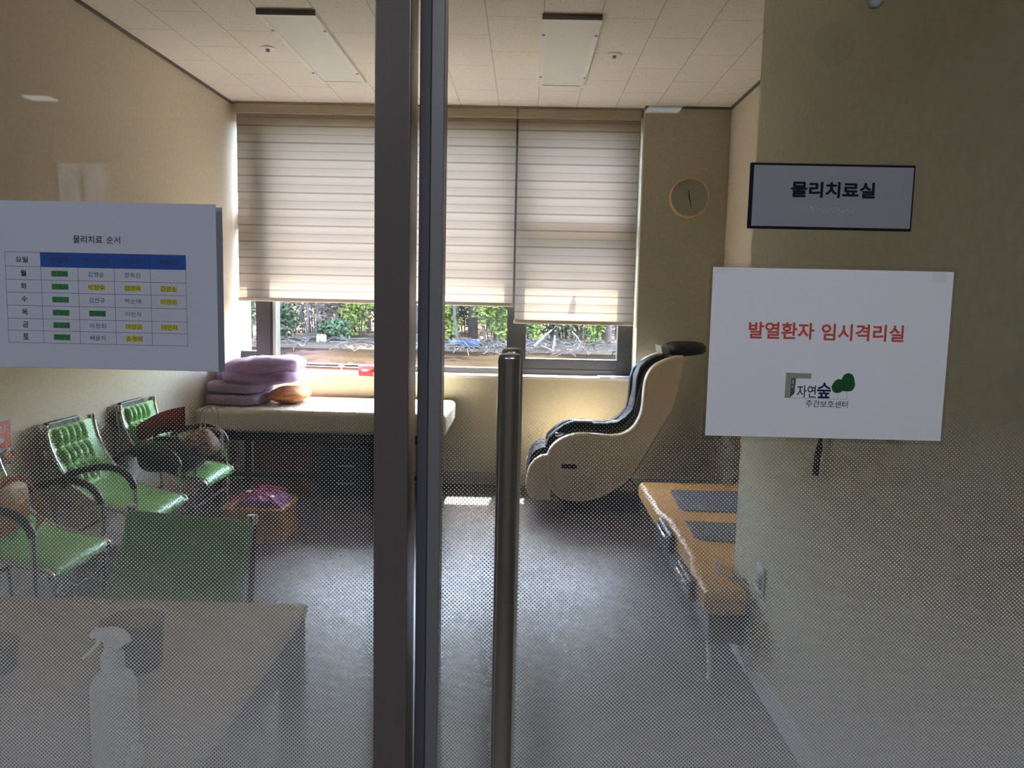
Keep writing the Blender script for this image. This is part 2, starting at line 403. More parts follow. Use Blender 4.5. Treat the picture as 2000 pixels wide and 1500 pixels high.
def smoothpath(p, n=6):
    """Catmull-Rom through points"""
    p = [Vector(q) for q in p]; out = []
    for i in range(len(p) - 1):
        a, b, c, d = p[max(i - 1, 0)], p[i], p[i + 1], p[min(i + 2, len(p) - 1)]
        for k in range(n):
            t = k / n
            out.append(.5 * ((2 * b) + (c - a) * t + (2 * a - 5 * b + 4 * c - d) * t * t + (3 * b - a - 3 * c + d) * t ** 3))
    out.append(p[-1]); return out

# ================================================================== SETTING
XL, XA, XR, XP, YP = -2.337, .883, 1.54, .961, 3.448
YB, YA, CZ = 6.356, 6.261, 3.0
struct(MB().box(XL - .2, 1.9, .9, 6.75, -.12, 0).build('floor', M['floor'], smooth=False))
struct(MB().box(XL - .2, 1.9, 1.08, 6.75, CZ, CZ + .15).build('ceiling', M['ceiling'], smooth=False))
struct(MB().box(XL - .2, XL, 1.06, 6.75, 0, CZ).build('wall_left', M['wall'], smooth=False))
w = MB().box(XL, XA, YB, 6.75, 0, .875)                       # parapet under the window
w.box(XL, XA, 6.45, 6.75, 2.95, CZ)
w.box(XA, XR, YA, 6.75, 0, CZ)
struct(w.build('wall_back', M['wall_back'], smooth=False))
struct(MB().box(XR, XR + .36, YP - .1, 6.75, 0, CZ).build('wall_right', M['wall'], smooth=False))
struct(MB().box(XP, XR + .36, 1.06, YP, 0, CZ).build('wall_near_right', M['wall_near'], smooth=False))
t = MB().box(XL, XA, YB - .012, YB, 0, .1).box(XA, XR, YA - .012, YA, 0, .1)
struct(t.build('baseboard_back', M['trim'], smooth=False))
struct(MB().box(XL, XL + .012, 1.06, YB - .012, 0, .1).build('baseboard_left', M['trim'], smooth=False))
struct(MB().box(XR - .012, XR, YP + .012, YA - .012, 0, .1).build('baseboard_right', M['trim'], smooth=False))
t = MB().box(XP - .012, XP, 1.06, YP + .012, 0, .1).box(XP, XR, YP, YP + .012, 0, .1)
struct(t.build('baseboard_near_right', mat('light_skirting', (.70, .70, .71), .35), smooth=False))
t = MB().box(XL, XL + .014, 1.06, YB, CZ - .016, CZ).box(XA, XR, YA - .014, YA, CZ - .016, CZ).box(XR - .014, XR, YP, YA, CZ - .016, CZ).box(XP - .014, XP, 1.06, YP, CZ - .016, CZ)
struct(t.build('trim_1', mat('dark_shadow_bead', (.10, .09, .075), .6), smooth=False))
struct(MB().box(XL, XA, YB - .018, 6.48, .875, .897).build('trim_2', M['sill'], smooth=False))

# ---- window: bays left / middle / right
WY0, WY1 = 6.49, 6.58
win = bpy.data.objects.new('window_1', None); COL.objects.link(win); win.location = (-.73, WY0, .897); win['kind'] = 'structure'
f = MB()
f.box(XL, XA, WY0, WY1, .897, .945).box(XL, XA, WY0, WY1, 2.88, 2.95)
f.box(-2.205, -2.035, WY0, WY1, .945, 2.88).box(-.142, .012, WY0, WY1, .945, 2.88).box(.762, XA, WY0, WY1, .945, 2.88)
f.box(XL, -2.205, WY0 + .005, WY1, 2.05, 2.175).box(.012, .762, WY0 + .005, WY1, 2.08, 2.165)
f.build('window_frame', M['winframe'], win, smooth=False, world=True)
s1 = MB(); s1.box(XL, -2.205, WY0 + .01, WY1, .945, 1.04); s1.box(-2.10, -2.085, WY0 - .012, WY0, .945, 2.88); s1.build('sash', M['winframe'], win, smooth=False, world=True)
s1 = MB(); s1.box(.012, .762, WY0 + .01, WY1, .945, 1.03); s1.build('sash', M['winframe'], win, smooth=False, world=True)
g = MB()
g.box(-2.06, -2.035, WY0 - .02, WY0 - .001, .96, 2.88); g.build('sash_edge', mat('grey_sash_edge', (.22, .22, .21), .5), win, smooth=False, world=True)
for (a, b, c, d) in ((XL, -2.205, 1.04, 2.05), (XL, -2.205, 2.175, 2.88), (-2.035, -.142, .945, 2.88), (.012, .762, 1.03, 2.08), (.012, .762, 2.165, 2.88)):
    MB().box(a, b, 6.535, 6.541, c, d).build('glass_pane', M['winglass'], win, smooth=False, world=True)

MB().prism([(.36, 1.79), (.415, 1.785), (.43, 1.86), (.425, 1.91), (.412, 1.95), (.395, 1.91), (.378, 1.86)], 6.532, 6.534, 'Y').build('leaf_shadow_caster', M['woodred'], win, smooth=False, world=True)  # unseen leaf shape added on the pane to cast its shadow on the blind

# ---- glass partition towards the hall
struct(MB().box(XL - 1.8, 3.2, .96, 1.06, 2.30, CZ + .15).build('trim_3', M['hallwall'], smooth=False))
pt = bpy.data.objects.new('window_2', None); COL.objects.link(pt); pt.location = (-1.26, 1.005, 0); pt['kind'] = 'structure'
def pane(x0, x1, y0, y1, z0, z1, parent, name):
    b = MB(); b.box(x0, x1, y0, y1, z0, z1)
    b.fm = [0, 0, 1, 0, 0, 0]
    return b.build(name, [M['glass'], M['dotglass']], parent, smooth=False, world=True)
# object-space dots need the same origin on both panes, so their holders sit at floor level
pane(XL, -.165, 1.0, 1.010, .06, 2.30, pt, 'fixed_pane')
MB().box(XL, -.165, .975, 1.035, 0, .06).build('bottom_rail', M['bronze'], pt, smooth=False, world=True)
struct(MB().rbox(-.1842, -.1416, .968, 1.035, 0, 2.30, .0015, 2).build('trim_4', M['bronze'], angle=30))
d1 = bpy.data.objects.new('door_1', None); COL.objects.link(d1); d1.location = (.3, 1.005, 0); d1['kind'] = 'structure'
pane(-.112, .90, 1.0, 1.010, .06, 2.28, d1, 'door_pane')
st = MB().rbox(-.1195, -.1035, .990, 1.03, .005, 2.29, .001, 1); st.build('stile', M['alu'], d1, angle=30, world=True)
st = MB().rbox(-.1345, -.1195, .996, 1.026, .005, 2.29, .003, 2); st.build('edge_gasket', M['rubber'], d1, angle=30, world=True)
MB().box(-.112, .94, .99, 1.03, .005, .06).build('bottom_rail', M['alu'], d1, smooth=False, world=True)
MB().rbox(.90, .94, .99, 1.03, .005, 2.29, .001, 1).build('far_stile', M['alu'], d1, world=True)
MB().box(-.1345, .94, .98, 1.04, 2.26, 2.32).build('top_rail', M['alu'], d1, smooth=False, world=True)
def pull(y, yw, zt, name):
    h = MB(); X = -.0158; r = .0150
    h.lathe([(r * .9, .55), (r, .553), (r, zt - .006), (r * .985, zt - .0045), (r * .80, zt - .001), (r * .4, zt), (.001, zt + .0004)], (X, y, 0), 36)
    h.lathe([(r * 1.03, zt - .012), (r * 1.03, zt - .009)], (X, y, 0), 36)
    for z in (.75, 1.30): h.tube([(X, y, z), (X, yw, z)], .007, 12)
    h.build(name, M['steel'], d1, angle=30, world=True)
pull(.94, 1.0, 1.463, 'pull_handle'); pull(1.08, 1.010, 1.4605, 'inner_pull_handle')

# ---- hall behind the camera (seen only as reflections, and it lights the notices)
hw = MB(); YH = -2.6
hw.box(-4.2, -2.75, YH - .1, YH, 0, 2.5).box(-2.42, 4, YH - .1, YH, 0, 2.5).box(-2.75, -2.42, YH - .1, YH, 0, 1.2).box(-2.75, -2.42, YH - .1, YH, 2.25, 2.5)
struct(hw.build('wall_hall_back', M['hallwall'], smooth=False))
struct(MB().box(-4.2, -4.1, YH, 1.06, 0, 2.5).build('wall_hall_left', M['hallwall'], smooth=False))
struct(MB().box(3.2, 3.3, YH, 1.06, 0, 2.5).build('wall_hall_right', M['hallwall'], smooth=False))
w = MB().box(-4.2, XL, 1.0, 1.06, 0, 2.5).box(.94, 3.3, 1.0, 1.06, 0, 2.5)
struct(w.build('wall_hall_front', M['hallwall'], smooth=False))
struct(MB().box(-4.2, 3.3, YH, .9, -.1, 0).build('floor_hall', M['hallfloor'], smooth=False))
struct(MB().box(-4.2, 3.3, YH, 1.0, 2.5, 2.6).build('ceiling_hall', mat('hall_ceiling', (.62, .61, .59), .9), smooth=False))
w2 = bpy.data.objects.new('window_3', None); COL.objects.link(w2); w2.location = (-2.58, YH, 1.2); w2['kind'] = 'structure'
MB().box(-2.75, -2.42, YH - .06, YH - .054, 1.2, 2.25).build('glass_pane', M['hallglass'], w2, smooth=False, world=True)
MB().box(-2.60, -2.585, YH - .075, YH - .04, 1.2, 2.25).build('window_frame', M['winframe'], w2, smooth=False, world=True)
def hall_lamp(x, y, sx, sy, m, label):
    t = thing('hall_ceiling_light', label, 'ceiling light', (x, y, 2.485))
    MB().box(-sx / 2, sx / 2, -sy / 2, sy / 2, -.004, .0).build('diffuser', m, t, smooth=False)
    f = MB(); e = .015
    for (a, b, c, d) in ((-sx / 2 - e, sx / 2 + e, -sy / 2 - e, -sy / 2), (-sx / 2 - e, sx / 2 + e, sy / 2, sy / 2 + e), (-sx / 2 - e, -sx / 2, -sy / 2, sy / 2), (sx / 2, sx / 2 + e, -sy / 2, sy / 2)):
        f.box(a, b, c, d, -.008, .015)
    f.build('frame', M['white'], t, smooth=False)
hall_lamp(-1.1, -.32, .55, .55, M['lampon'], 'lit square ceiling panel in the hall, left of where the photographer stands')
hall_lamp(.40, -.32, .55, .55, M['lampon2'], 'lit square ceiling panel in the hall, right of where the photographer stands')
hall_lamp(-2.48, -2.10, .15, .12, M['lampdim'], 'slim lit hall ceiling light mirrored on the upper left glass')
hall_lamp(.67, -2.10, .17, .14, M['lampdim'], 'slim lit hall ceiling light mirrored above the wall clock')

# ---- outside
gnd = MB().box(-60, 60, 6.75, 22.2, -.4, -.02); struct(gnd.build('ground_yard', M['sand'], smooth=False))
gnd = MB().grid(lambda u, v: (-70 + 140 * u, 22.2 + 70 * v, -.02 + 2.6 * v + .25 * noise.noise(Vector((u * 40, v * 20, 0))) * (1 if v > 0 else 0)), 60, 24)
struct(gnd.build('ground_forest', M['litter']))
ev = MB().box(-12, 8, 6.75, 7.22, 3.505, 3.70).box(-12, XL - .2, 6.6, 6.75, -.1, 3.6).box(1.9, 8, 6.6, 6.75, -.1, 3.6).box(-12, 8, 1.0, 6.75, 3.3, 3.5)
struct(ev.build('roof_eave', M['extwall'], smooth=False))
# ================================================================== CEILING AND WALL FITTINGS
def ceiling_light(x0, label):
    t = thing('ceiling_light', label, 'ceiling light', (x0 + .155, 4.985, CZ), 0, 'unlit ceiling lights')
    f = MB(); a, b = -.157, .157; L = .665; e = .03; d = -.028
    f.box(a, a + e, -L, L, d, 0).box(b - e, b, -L, L, d, 0).box(a + e, b - e, -L, -L + e, d, 0).box(a + e, b - e, L - e, L, d, 0)
    f.build('frame', M['white'], t, smooth=False)
    MB().box(a + e, b - e, -L + e, L - e, -.024, -.018).build('diffuser', M['lightpanel'], t, smooth=False)
    MB().box(a, b, -L - .002, -L, d, 0).build('end_plate', mat('grey_end_plate', (.16, .15, .14), .5), t, smooth=False)
    for x in (a + .012, b - .012):
        for y in (-.42, .42):
            MB().lathe([(.009, d - .004), (.009, d + .001)], (x, y, 0), 10).build('clip', M['alu'], t)
ceiling_light(-1.445, 'unlit slim ceiling light above the lilac bedding side of the room')
ceiling_light(.057, 'unlit slim ceiling light between the glass door stile and the wall clock')
def sprinkler(x, y, label):
    t = thing('sprinkler', label, 'sprinkler', (x, y, CZ), 0, 'ceiling sprinklers')
    MB().lathe([(.045, 0), (.044, -.006), (.030, -.010), (.014, -.011), (.013, -.004)], (0, 0, 0), 24).build('escutcheon', M['white'], t)
    MB().lathe([(.010, -.008), (.010, -.014), (.005, -.015), (.005, -.020), (.013, -.021), (.013, -.023)], (0, 0, 0), 16).build('head', M['bronze'], t)
sprinkler(-1.596, 4.974, 'ceiling sprinkler beside the ceiling light nearer the left wall')
sprinkler(.504, 4.987, 'ceiling sprinkler to the right of the ceiling light near the clock')

c = thing('wall_clock', 'round wall clock with pale wooden rim and grey face', 'clock', (1.245, YA, 2.318))
r = .152
MB().lathe([(r - .012, -.004), (r - .012, -.038), (r - .004, -.042), (r, -.036), (r, -.001)], (0, 0, 0), 56, 'Y').build('rim', M['clockwood'], c)
MB().lathe([(r - .011, -.020), (r - .011, -.016)], (0, 0, 0), 48, 'Y').build('dial', M['clockface'], c)
def hand(a, L, wd, name, yy):
    m = MB(); ca, sa = sin(a), cos(a)
    p = [(-.02 * ca - wd * sa, -.02 * sa + wd * ca), (-.02 * ca + wd * sa, -.02 * sa - wd * ca), (L * ca + wd * .6 * sa, L * sa - wd * .6 * ca), (L * ca - wd * .6 * sa, L * sa + wd * .6 * ca)]
    m.prism(p, yy, yy + .002, 'Y'); m.build(name, M['ink'], c, smooth=False)
hand(radians(168), .085, .0035, 'minute_hand', -.026); hand(radians(-12), .055, .0045, 'hour_hand', -.0235)

# zebra blinds
def blind(x0, x1, zb, label):
    t = thing('roller_blind', label, 'blind', ((x0 + x1) / 2, 6.36, 0), 0, 'banded roller blinds')
    a, b = x0 - (x0 + x1) / 2, x1 - (x0 + x1) / 2
    MB().grid(lambda u, v: (a + (b - a) * u, .0025 * sin(v * (2.905 - zb) / .128 * 2 * pi) + .004 * noise.noise(Vector((u * 5, v * 3, zb))), zb + .018 + (2.915 - zb - .018) * v), 24, 100).build('fabric', M['blind'], t)
    MB().rbox(a - .005, b + .005, -.014, .014, zb, zb + .030, .006, 3).build('bottom_bar', M['bluerail'], t)
    MB().rbox(a - .007, b + .007, -.028, .045, 2.912, 2.984, .008, 2).build('head_rail', M['pelmet'], t)
blind(-2.293, -.100, 1.452, 'wide banded roller blind behind the door frame, lowered over the left and middle window')
blind(-.083, .862, 1.320, 'narrow banded roller blind hanging lower, over the right-hand window by the clock')
pm = MB().rbox(XL + .004, XA - .004, 6.336, 6.41, 2.985, 2.998, .002, 1); struct(pm.build('trim_5', M['pelmet']))

# ================================================================== NOTICES ON THE GLASS
YG = .9975
def sheet(mb, x0, x1, z0, z1, y, th=.0004): return mb.box(x0, x1, y - th, y, z0, z1)
t = thing('door_sign', 'grey room sign with black border, black Korean lettering and braille', 'sign', (.3715, 1.0, 1.62))
MB().rbox(.2715, .4715, .9955, .9995, 1.6200, 1.6990, .0006, 1).build('border', M['ink'], t, world=True)
MB().box(.2755, .4690, .9945, .9957, 1.6230, 1.6960).build('face_plate', M['signface'], t, smooth=False, world=True)
text_mb('물리치료실', .3215, .4238, 1.6582, 1.6775, .9942, .034).build('lettering', M['ink'], t, smooth=False, world=True)
bd = MB(); cells = ['10 01 00', '11 01 11', '10 01 00', '01 10 01', '00 01 11', '01 10 01', '10 01 00', '00 01 11', '00 10 01', '01 10 00']
for i, cc in enumerate(cells):
    for rr, row in enumerate(cc.split()):
        for k, ch in enumerate(row):
            if ch == '1': bd.blob((.3405 + i * .0064 + k * .0024, .9944, 1.6464 - rr * .0025), (.0008, .0005, .0008), 1, 8, 5)
bd.build('braille_dots', mat('raised_grey_dots', (.45, .44, .47), .4), t, world=True)

t = thing('isolation_room_notice', 'laminated white notice in red Korean lettering with a green tree logo', 'notice', (.381, 1.0, 1.359))
LM = MB(); sheet(LM, .2285, .5335, 1.3545, 1.5770, .9996, .0005); LM.build('laminate_pouch', M['clearplastic'], t, smooth=False, world=True)
sheet(MB(), .2325, .5295, 1.3600, 1.5720, .9990).build('paper', M['paper2'], t, smooth=False, world=True)
q = text_mb('발열환자', .2805, .3622, 1.4842, 1.5055, .9983, .022); text_mb('임시격리실', .3712, .4738, 1.4838, 1.5050, .9983, .022, q)
q.build('red_lettering', M['red_ink'], t, smooth=False, world=True)
lg = MB()
def flat(mb, pts, y, mi=0): mb.add([(a, y, b) for a, b in pts], [tuple(range(len(pts)))], mi)
flat(lg, [(.3300, 1.4105), (.3360, 1.4105), (.3363, 1.4357), (.3620, 1.4353), (.3620, 1.4420), (.3302, 1.4424)], .9984, 0)
flat(lg, [(.3364, 1.4104), (.3422, 1.4165), (.3432, 1.4356), (.3366, 1.4356)], .9984, 1)
flat(lg, [(.338, 1.4285), (.341, 1.4280), (.341, 1.4330), (.338, 1.4340)], .9983, 0)
flat(lg, [(.338, 1.4235), (.341, 1.4230), (.341, 1.4262), (.338, 1.4268)], .9983, 0)
lg.add([(.336, .9984, 1.4103), (.411, .9984, 1.4100), (.411, .9984, 1.4104), (.336, .9984, 1.4107)], [(0, 1, 2, 3)], 0)
for x in (.3965, .4080): lg.add([(x - .0002, .9984, 1.4104), (x + .0002, .9984, 1.4104), (x + .0002, .9984, 1.420), (x - .0002, .9984, 1.420)], [(0, 1, 2, 3)], 0)
tp = [(.3880, 1.4250), (.3895, 1.4295), (.3920, 1.4335), (.3960, 1.4360), (.4000, 1.4352), (.4012, 1.4385), (.4030, 1.4415), (.4080, 1.4438), (.4130, 1.4420), (.4155, 1.4385), (.4165, 1.4340), (.4175, 1.4290), (.4165, 1.4245), (.4140, 1.4212), (.4080, 1.4203), (.4020, 1.4208), (.3990, 1.4185), (.3940, 1.4180), (.3900, 1.4200)]
flat(lg, tp, .9984, 2)
lg.build('logo', [M['logogrey'], M['logodark'], M['logogreen']], t, smooth=False, world=True)
q = text_mb('자연', .3452, .3690, 1.4112, 1.4270, .9983, .006); text_mb('숲', .3702, .3880, 1.4110, 1.4308, .9983, .022, q); text_mb('주간보호센터', .3572, .4100, 1.3993, 1.4082, .9983, .0, q)
q.build('black_lettering', M['inkblue'], t, smooth=False, world=True)
def tape(x, z, wd, ht, label, g='clear tape on the notices'):
    tag(sheet(MB(), x - wd / 2, x + wd / 2, z - ht / 2, z + ht / 2, .9975, .0003).build('clear_tape', M['tape'], smooth=False), label, 'tape', g)
tape(.2425, 1.579, .0155, .029, 'strip of clear tape sticking up from the upper left corner of the isolation notice')
tape(.5115, 1.568, .017, .018, 'small piece of clear tape on the upper right corner of the isolation notice')

t = thing('treatment_schedule', 'white schedule sheet with a blue-headed table of names in green and yellow highlighter', 'notice', (-.535, 1.0, 1.427))
sheet(MB(), -.6850, -.3880, 1.4270, 1.6360, .9990).build('paper', M['paper'], t, smooth=False, world=True)
tx = [-.656, -.611, -.564, -.518, -.472, -.427]; tz = [1.5725, 1.5545, 1.5380, 1.5220, 1.5055, 1.4890, 1.4740, 1.4585]
hd = MB(); flat(hd, [(tx[1], tz[1]), (tx[5], tz[1]), (tx[5], tz[0]), (tx[1], tz[0])], .9985); hd.build('header_band', M['tabblue'], t, smooth=False, world=True)
ru = MB(); e = .00022
for z in tz: flat(ru, [(tx[0], z - e), (tx[5], z - e), (tx[5], z + e), (tx[0], z + e)], .9984)
for x in tx: flat(ru, [(x - e, tz[-1]), (x + e, tz[-1]), (x + e, tz[0]), (x - e, tz[0])], .9984)
ru.build('table_rules', M['inkgrey'], t, smooth=False, world=True)
rows = [['월', ('김종례', 'g'), '김영순', '정옥진', None], ['화', ('신옥순', 'g'), ('박정수', 'y'), ('정영숙', 'y'), ('김양순', 'y')], ['수', ('우진구', 'g'), '김찬규', '박순애', ('이정순', 'y')],
        ['목', ('유복순', 'g'), ('김재순', 'g'), '이인자', None], ['금', ('조상례', 'g'), '이정희', ('이상금', 'y'), ('이민자', 'y')], ['토', ('최경남', 'g'), '배윤자', ('송경희', 'y'), None]]
def T_(body, a, b_, c_, d_, bold, name, m): text_mb(body, a, b_, c_, d_, .9982, bold).build(name, m, t, smooth=False, world=True)
q = text_mb('물리치료', -.5685, -.5315, 1.5848, 1.5945, .9982, .004); text_mb('순서', -.5262, -.5090, 1.5850, 1.5945, .9982, .004, q); q.build('title_lettering', M['ink'], t, smooth=False, world=True)
T_('요일', -.6425, -.6270, 1.5595, 1.5668, .008, 'heading_lettering', M['ink'])
for k, b in enumerate(['찜질팩', '안마의자', '좌훈기', '족욕기']):
    xm = (tx[k + 1] + tx[k + 2]) / 2; wd = .012 * len(b) / 3
    T_(b, xm - wd, xm + wd, 1.5595, 1.5670, .004, 'heading_lettering', M['inkgrey'])
for i, rw in enumerate(rows):
    zc = (tz[i + 1] + tz[i + 2]) / 2
    xm = (tx[0] + tx[1]) / 2; T_(rw[0], xm - .0038, xm + .0038, zc - .0038, zc + .0038, .012, 'day_lettering', M['ink'])
    for k, cl in enumerate(rw[1:]):
        if not cl: continue
        b, hl = cl if isinstance(cl, tuple) else (cl, None); xm = (tx[k + 1] + tx[k + 2]) / 2
        T_(b, xm - .0102, xm + .0102, zc - .0032, zc + .0032, -.002, 'name_lettering', M['inkgrey'])
        if hl: hb = MB(); flat(hb, [(xm - .0106, zc - .0036), (xm + .0106, zc - .0036), (xm + .0106, zc + .0036), (xm - .0106, zc + .0036)], .9985); hb.build('highlighter_mark', M['hlgreen' if hl == 'g' else 'hlyellow'], t, smooth=False, world=True)
tag(MB().box(-.66, -.3845, 1.0105, 1.0110, 1.4255, 1.6335).build('backing_sheet', M['paper'], smooth=False), 'plain sheet taped inside the glass, edge showing past the schedule', 'paper')
s = MB(); s.lathe([(.0255, 0), (.025, -.0006), (.016, -.0009), (.006, -.0010)], (.365, .9998, 1.841), 36, 'Y'); s.lathe([(.006, -.002), (.006, -.006)], (.365, .9998, 1.841), 16, 'Y')
tag(s.build('suction_cup', M['suction']), 'round clear suction cup pressed on the glass above the room sign', 'suction cup')
k = thing('ceiling_sensor', 'grey rounded door sensor peeking in at the top above the suction cup', 'sensor', (.4035, .985, 1.8765))
b = MB().lathe([(.001, 0), (.006, .002), (.0115, .012), (.0125, .03), (.012, .05)], (0, 0, 0), 24); b.build('housing', M['greyplastic'], k)
MB().rbox(-.014, .014, -.012, .0148, .048, .075, .003, 2).build('bracket', M['alu'], k)
k.name = 'door_sensor'

# ================================================================== WINDOW SILL THINGS
s = MB().tube([(-2.02, 6.43, .924), (-1.33, 6.43, .918)], .014, 8)
tag(s.build('wooden_stick', M['brownwood']), 'red brown wooden stick lying along the window sill behind the bedding', 'stick')
c2 = thing('sill_clip', 'small white T-shaped clip standing on the window sill', 'clip', (-1.472, 6.36, .897))
MB().box(-.005, .005, -.004, .004, 0, .04).build('post', M['white'], c2, smooth=False); MB().box(-.022, .022, -.008, .008, .04, .050).build('crossbar', M['white'], c2, smooth=False)
s = MB().grid(lambda u, v: (-1.345 + .33 * u + .02 * (1 - v), (6.335 - .012 * sin(u * 9) * (1 - v)) if v < .35 else 6.335 + (v - .35) * .10, .868 + .04 * (v / .35) + .004 * sin(u * 7) if v < .35 else .908 + .055 * sin((v - .35) / .65 * 2.4)), 16, 12)
s.noise(.004, 12)
tag(s.build('red_cloth', M['redcloth']), 'coral red cloth draped over the window sill by the door frame', 'cloth')
pp = MB()
for i in range(5):
    a = radians((-6, 4, -2, 7, 1)[i]); R = Matrix.Rotation(a, 4, 'Z'); z = .898 + .0022 * i
    vs = [R @ Vector((x, y, 0)) + Vector((.735, 6.405, z)) for x, y in ((-.13, -.055), (.13, -.055), (.13, .055), (-.13, .055))]
    pp.add([p[:] for p in vs] + [(p.x, p.y, p.z + .0018) for p in vs], [(0, 1, 2, 3), (4, 5, 6, 7), (0, 1, 5, 4), (1, 2, 6, 5), (2, 3, 7, 6), (3, 0, 4, 7)])
tag(pp.build('paper_sheets', M['paper'], smooth=False), 'loose white papers lying on the window sill behind the massage chair', 'papers')

# ================================================================== TREATMENT BED AND BEDDING
bt = thing('treatment_bed', 'long ivory vinyl treatment bed along the window wall', 'bed', (-1.43, 5.9, 0))
BX0, BX1, BY0, BY1 = -2.318, -.535, 5.50, 6.325
b = bmesh.new(); bmesh.ops.create_cube(b, size=1)
for v in b.verts: v.co = Vector((BX0 + (v.co.x + .5) * (BX1 - BX0), BY0 + (v.co.y + .5) * (BY1 - BY0), .535 + (v.co.z + .5) * .165))
bmesh.ops.bevel(b, geom=b.edges[:], offset=.04, segments=5, affect='EDGES', profile=.5)
MB().bm(b).build('cushion', M['bedvinyl'], bt, world=True)
MB().box(BX0 + .04, BX1 - .06, BY0 + .05, BY1 - .05, .47, .535).build('frame', M['darkmetal'], bt, smooth=False, world=True)
for x in (BX0 + .12, BX1 - .16):
    for y in (BY0 + .09, BY1 - .09): MB().rbox(x - .022, x + .022, y - .022, y + .022, 0, .47, .004, 1).build('leg', M['darkmetal'], bt, world=True)
MB().box(BX0 + .12, BX1 - .16, BY0 + .08, BY0 + .10, .20, .23).build('stretcher', M['darkmetal'], bt, smooth=False, world=True)

def folded(x0, x1, y0, y1, z0, z1, layers, name, m, label, group, tilt=0, seed=1, amp=.008):
    """folded bedding: one serpentine outline with rounded folds, softened by creases"""
    c = Vector(((x0 + x1) / 2, (y0 + y1) / 2, z0)); mb = MB(); h = (z1 - z0) / layers
    t = thing(name, label, 'bedding', c, 0, group)
    for k in range(layers):
        a = MB(); R = Matrix.Translation(Vector((0, 0, h * (k + .5)))) @ Matrix.Rotation(tilt, 4, 'Y')
        n = 26
        hx, hy, hz = (x1 - x0) / 2 - .01 * (k % 2), (y1 - y0) / 2 - .015 * (k % 2), h * .55
        a.blob((0, 0, 0), (hx, hy, hz), .42, 48, 20)
        a.v = [(R @ Vector(p))[:] for p in a.v]
        a.noise(amp, 7, seed + k); a.noise(amp * .45, 19, seed + k + 9)
        a.build('folded_layer', m, t, angle=180)
    return t
folded(-2.325, -1.915, 5.62, 6.20, .702, .868, 2, 'folded_quilt', M['mauve'], 'grey mauve folded quilt at the bottom of the bedding pile on the bed', None, seed=3)
qt = thing('rolled_quilt', 'lilac quilt folded into a thick roll on top of the bedding pile', 'bedding', (-1.93, 5.90, .862))
def fold_profile(hx, hz, n=40):
    return [(hx * math.copysign(abs(cos(2 * pi * i / n)) ** .6, cos(2 * pi * i / n)), hz * math.copysign(abs(sin(2 * pi * i / n)) ** .75, sin(2 * pi * i / n))) for i in range(n)]
a = MB().blob((0, 0, .052), (.275, .27, .058), .5, 56, 24); a.noise(.017, 6, 4); a.noise(.009, 17, 6); a.build('lower_fold', M['purple'], qt, angle=180)
a = MB().blob((.0, .0, .118), (.265, .285, .066), .6, 56, 24)
a.v = [(p[0] - .0, p[1], p[2] + .02 * (p[0] / .26)) for p in a.v]; a.noise(.022, 6, 11); a.noise(.011, 15, 2); a.noise(.004, 34, 3); a.build('upper_fold', M['purple'], qt, angle=180)
a = MB().blob((-2.215, 6.02, .905), (.11, .20, .095), .6, 40, 20); a.noise(.014, 8, 5)
tag(a.build('bunched_blanket', M['purple']), 'bunched lilac blanket squeezed between the quilt roll and the left wall', 'bedding')
a = MB().blob((-1.765, 5.93, .762), (.145, .19, .060), .72, 40, 20)
a.v = [(x, y, .762 + (z - .762) * (1 - .55 * max(abs((x + 1.765) / .145), abs((y - 5.93) / .19)) ** 3)) for x, y, z in a.v]; a.noise(.006, 9, 3)
tag(a.build('orange_pillow', M['orangecloth'], angle=180), 'orange print pillow tucked under the lilac quilt on the bed', 'pillow')

# under the bed
c = thing('foot_bath_cabinet', 'red brown wooden cabinet pushed under the treatment bed', 'cabinet', (-1.765, 5.95, 0))
MB().rbox(-.225, .225, -.2, .25, 0, .43, .012, 2).build('body', M['woodred'], c); MB().rbox(-.20, .20, -.208, -.199, .03, .40, .004, 1).build('front_panel', M['woodred'], c)
MB().rbox(-.235, .235, -.21, .255, .43, .45, .006, 2).build('lid', M['woodred'], c)
c = thing('black_drawer_unit', 'black drawer unit under the bed beside the red brown cabinet', 'cabinet', (-1.30, 5.97, 0))
MB().rbox(-.215, .21, -.2, .24, .02, .42, .01, 2).build('body', M['darkmetal'], c)
for z in (.05, .18, .31):
    dd = MB().rbox(-.20, .195, -.214, -.199, z, z + .115, .004, 1).build('drawer', M['darkmetal'], c)
    MB().tube([(-.06, -.214, z + .08), (-.06, -.232, z + .08), (.06, -.232, z + .08), (.06, -.214, z + .08)], .004, 6).build('handle', M['alu'], dd)
for x in (-.18, .17):
    for y in (-.17, .2): MB().lathe([(.018, 0), (.018, .02)], (x, y, 0), 12).build('foot', M['black'], c)

# honey coloured foot-bath box with plum cloth
c = thing('wooden_foot_bath', 'low honey wood box with rounded corners in front of the treatment bed', 'box', (-1.64, 4.87, 0))
def rr_poly(hx, hy, r, n=6):
    out = []
    for (sx, sy, a0) in ((1, 1, 0), (-1, 1, 90), (-1, -1, 180), (1, -1, 270)):
        for k in range(n + 1):
            a = radians(a0 + 90 * k / n); out.append((sx * (hx - r) + r * cos(a), sy * (hy - r) + r * sin(a)))
    return out
MB().prism(rr_poly(.185, .19, .06), .012, .185, 'Z', .004, 2).build('body', M['woodhoney'], c)
MB().prism(rr_poly(.195, .20, .065), .185, .210, 'Z', .007, 3).build('lid_rim', M['woodhoney'], c)
MB().prism(rr_poly(.193, .198, .065), 0, .022, 'Z', .006, 3).build('plinth', M['woodhoney'], c)
c = thing('plum_bag', 'plum cloth bag with pink ribbon trim lying on the honey wood box', 'bag', (-1.62, 4.87, .212))
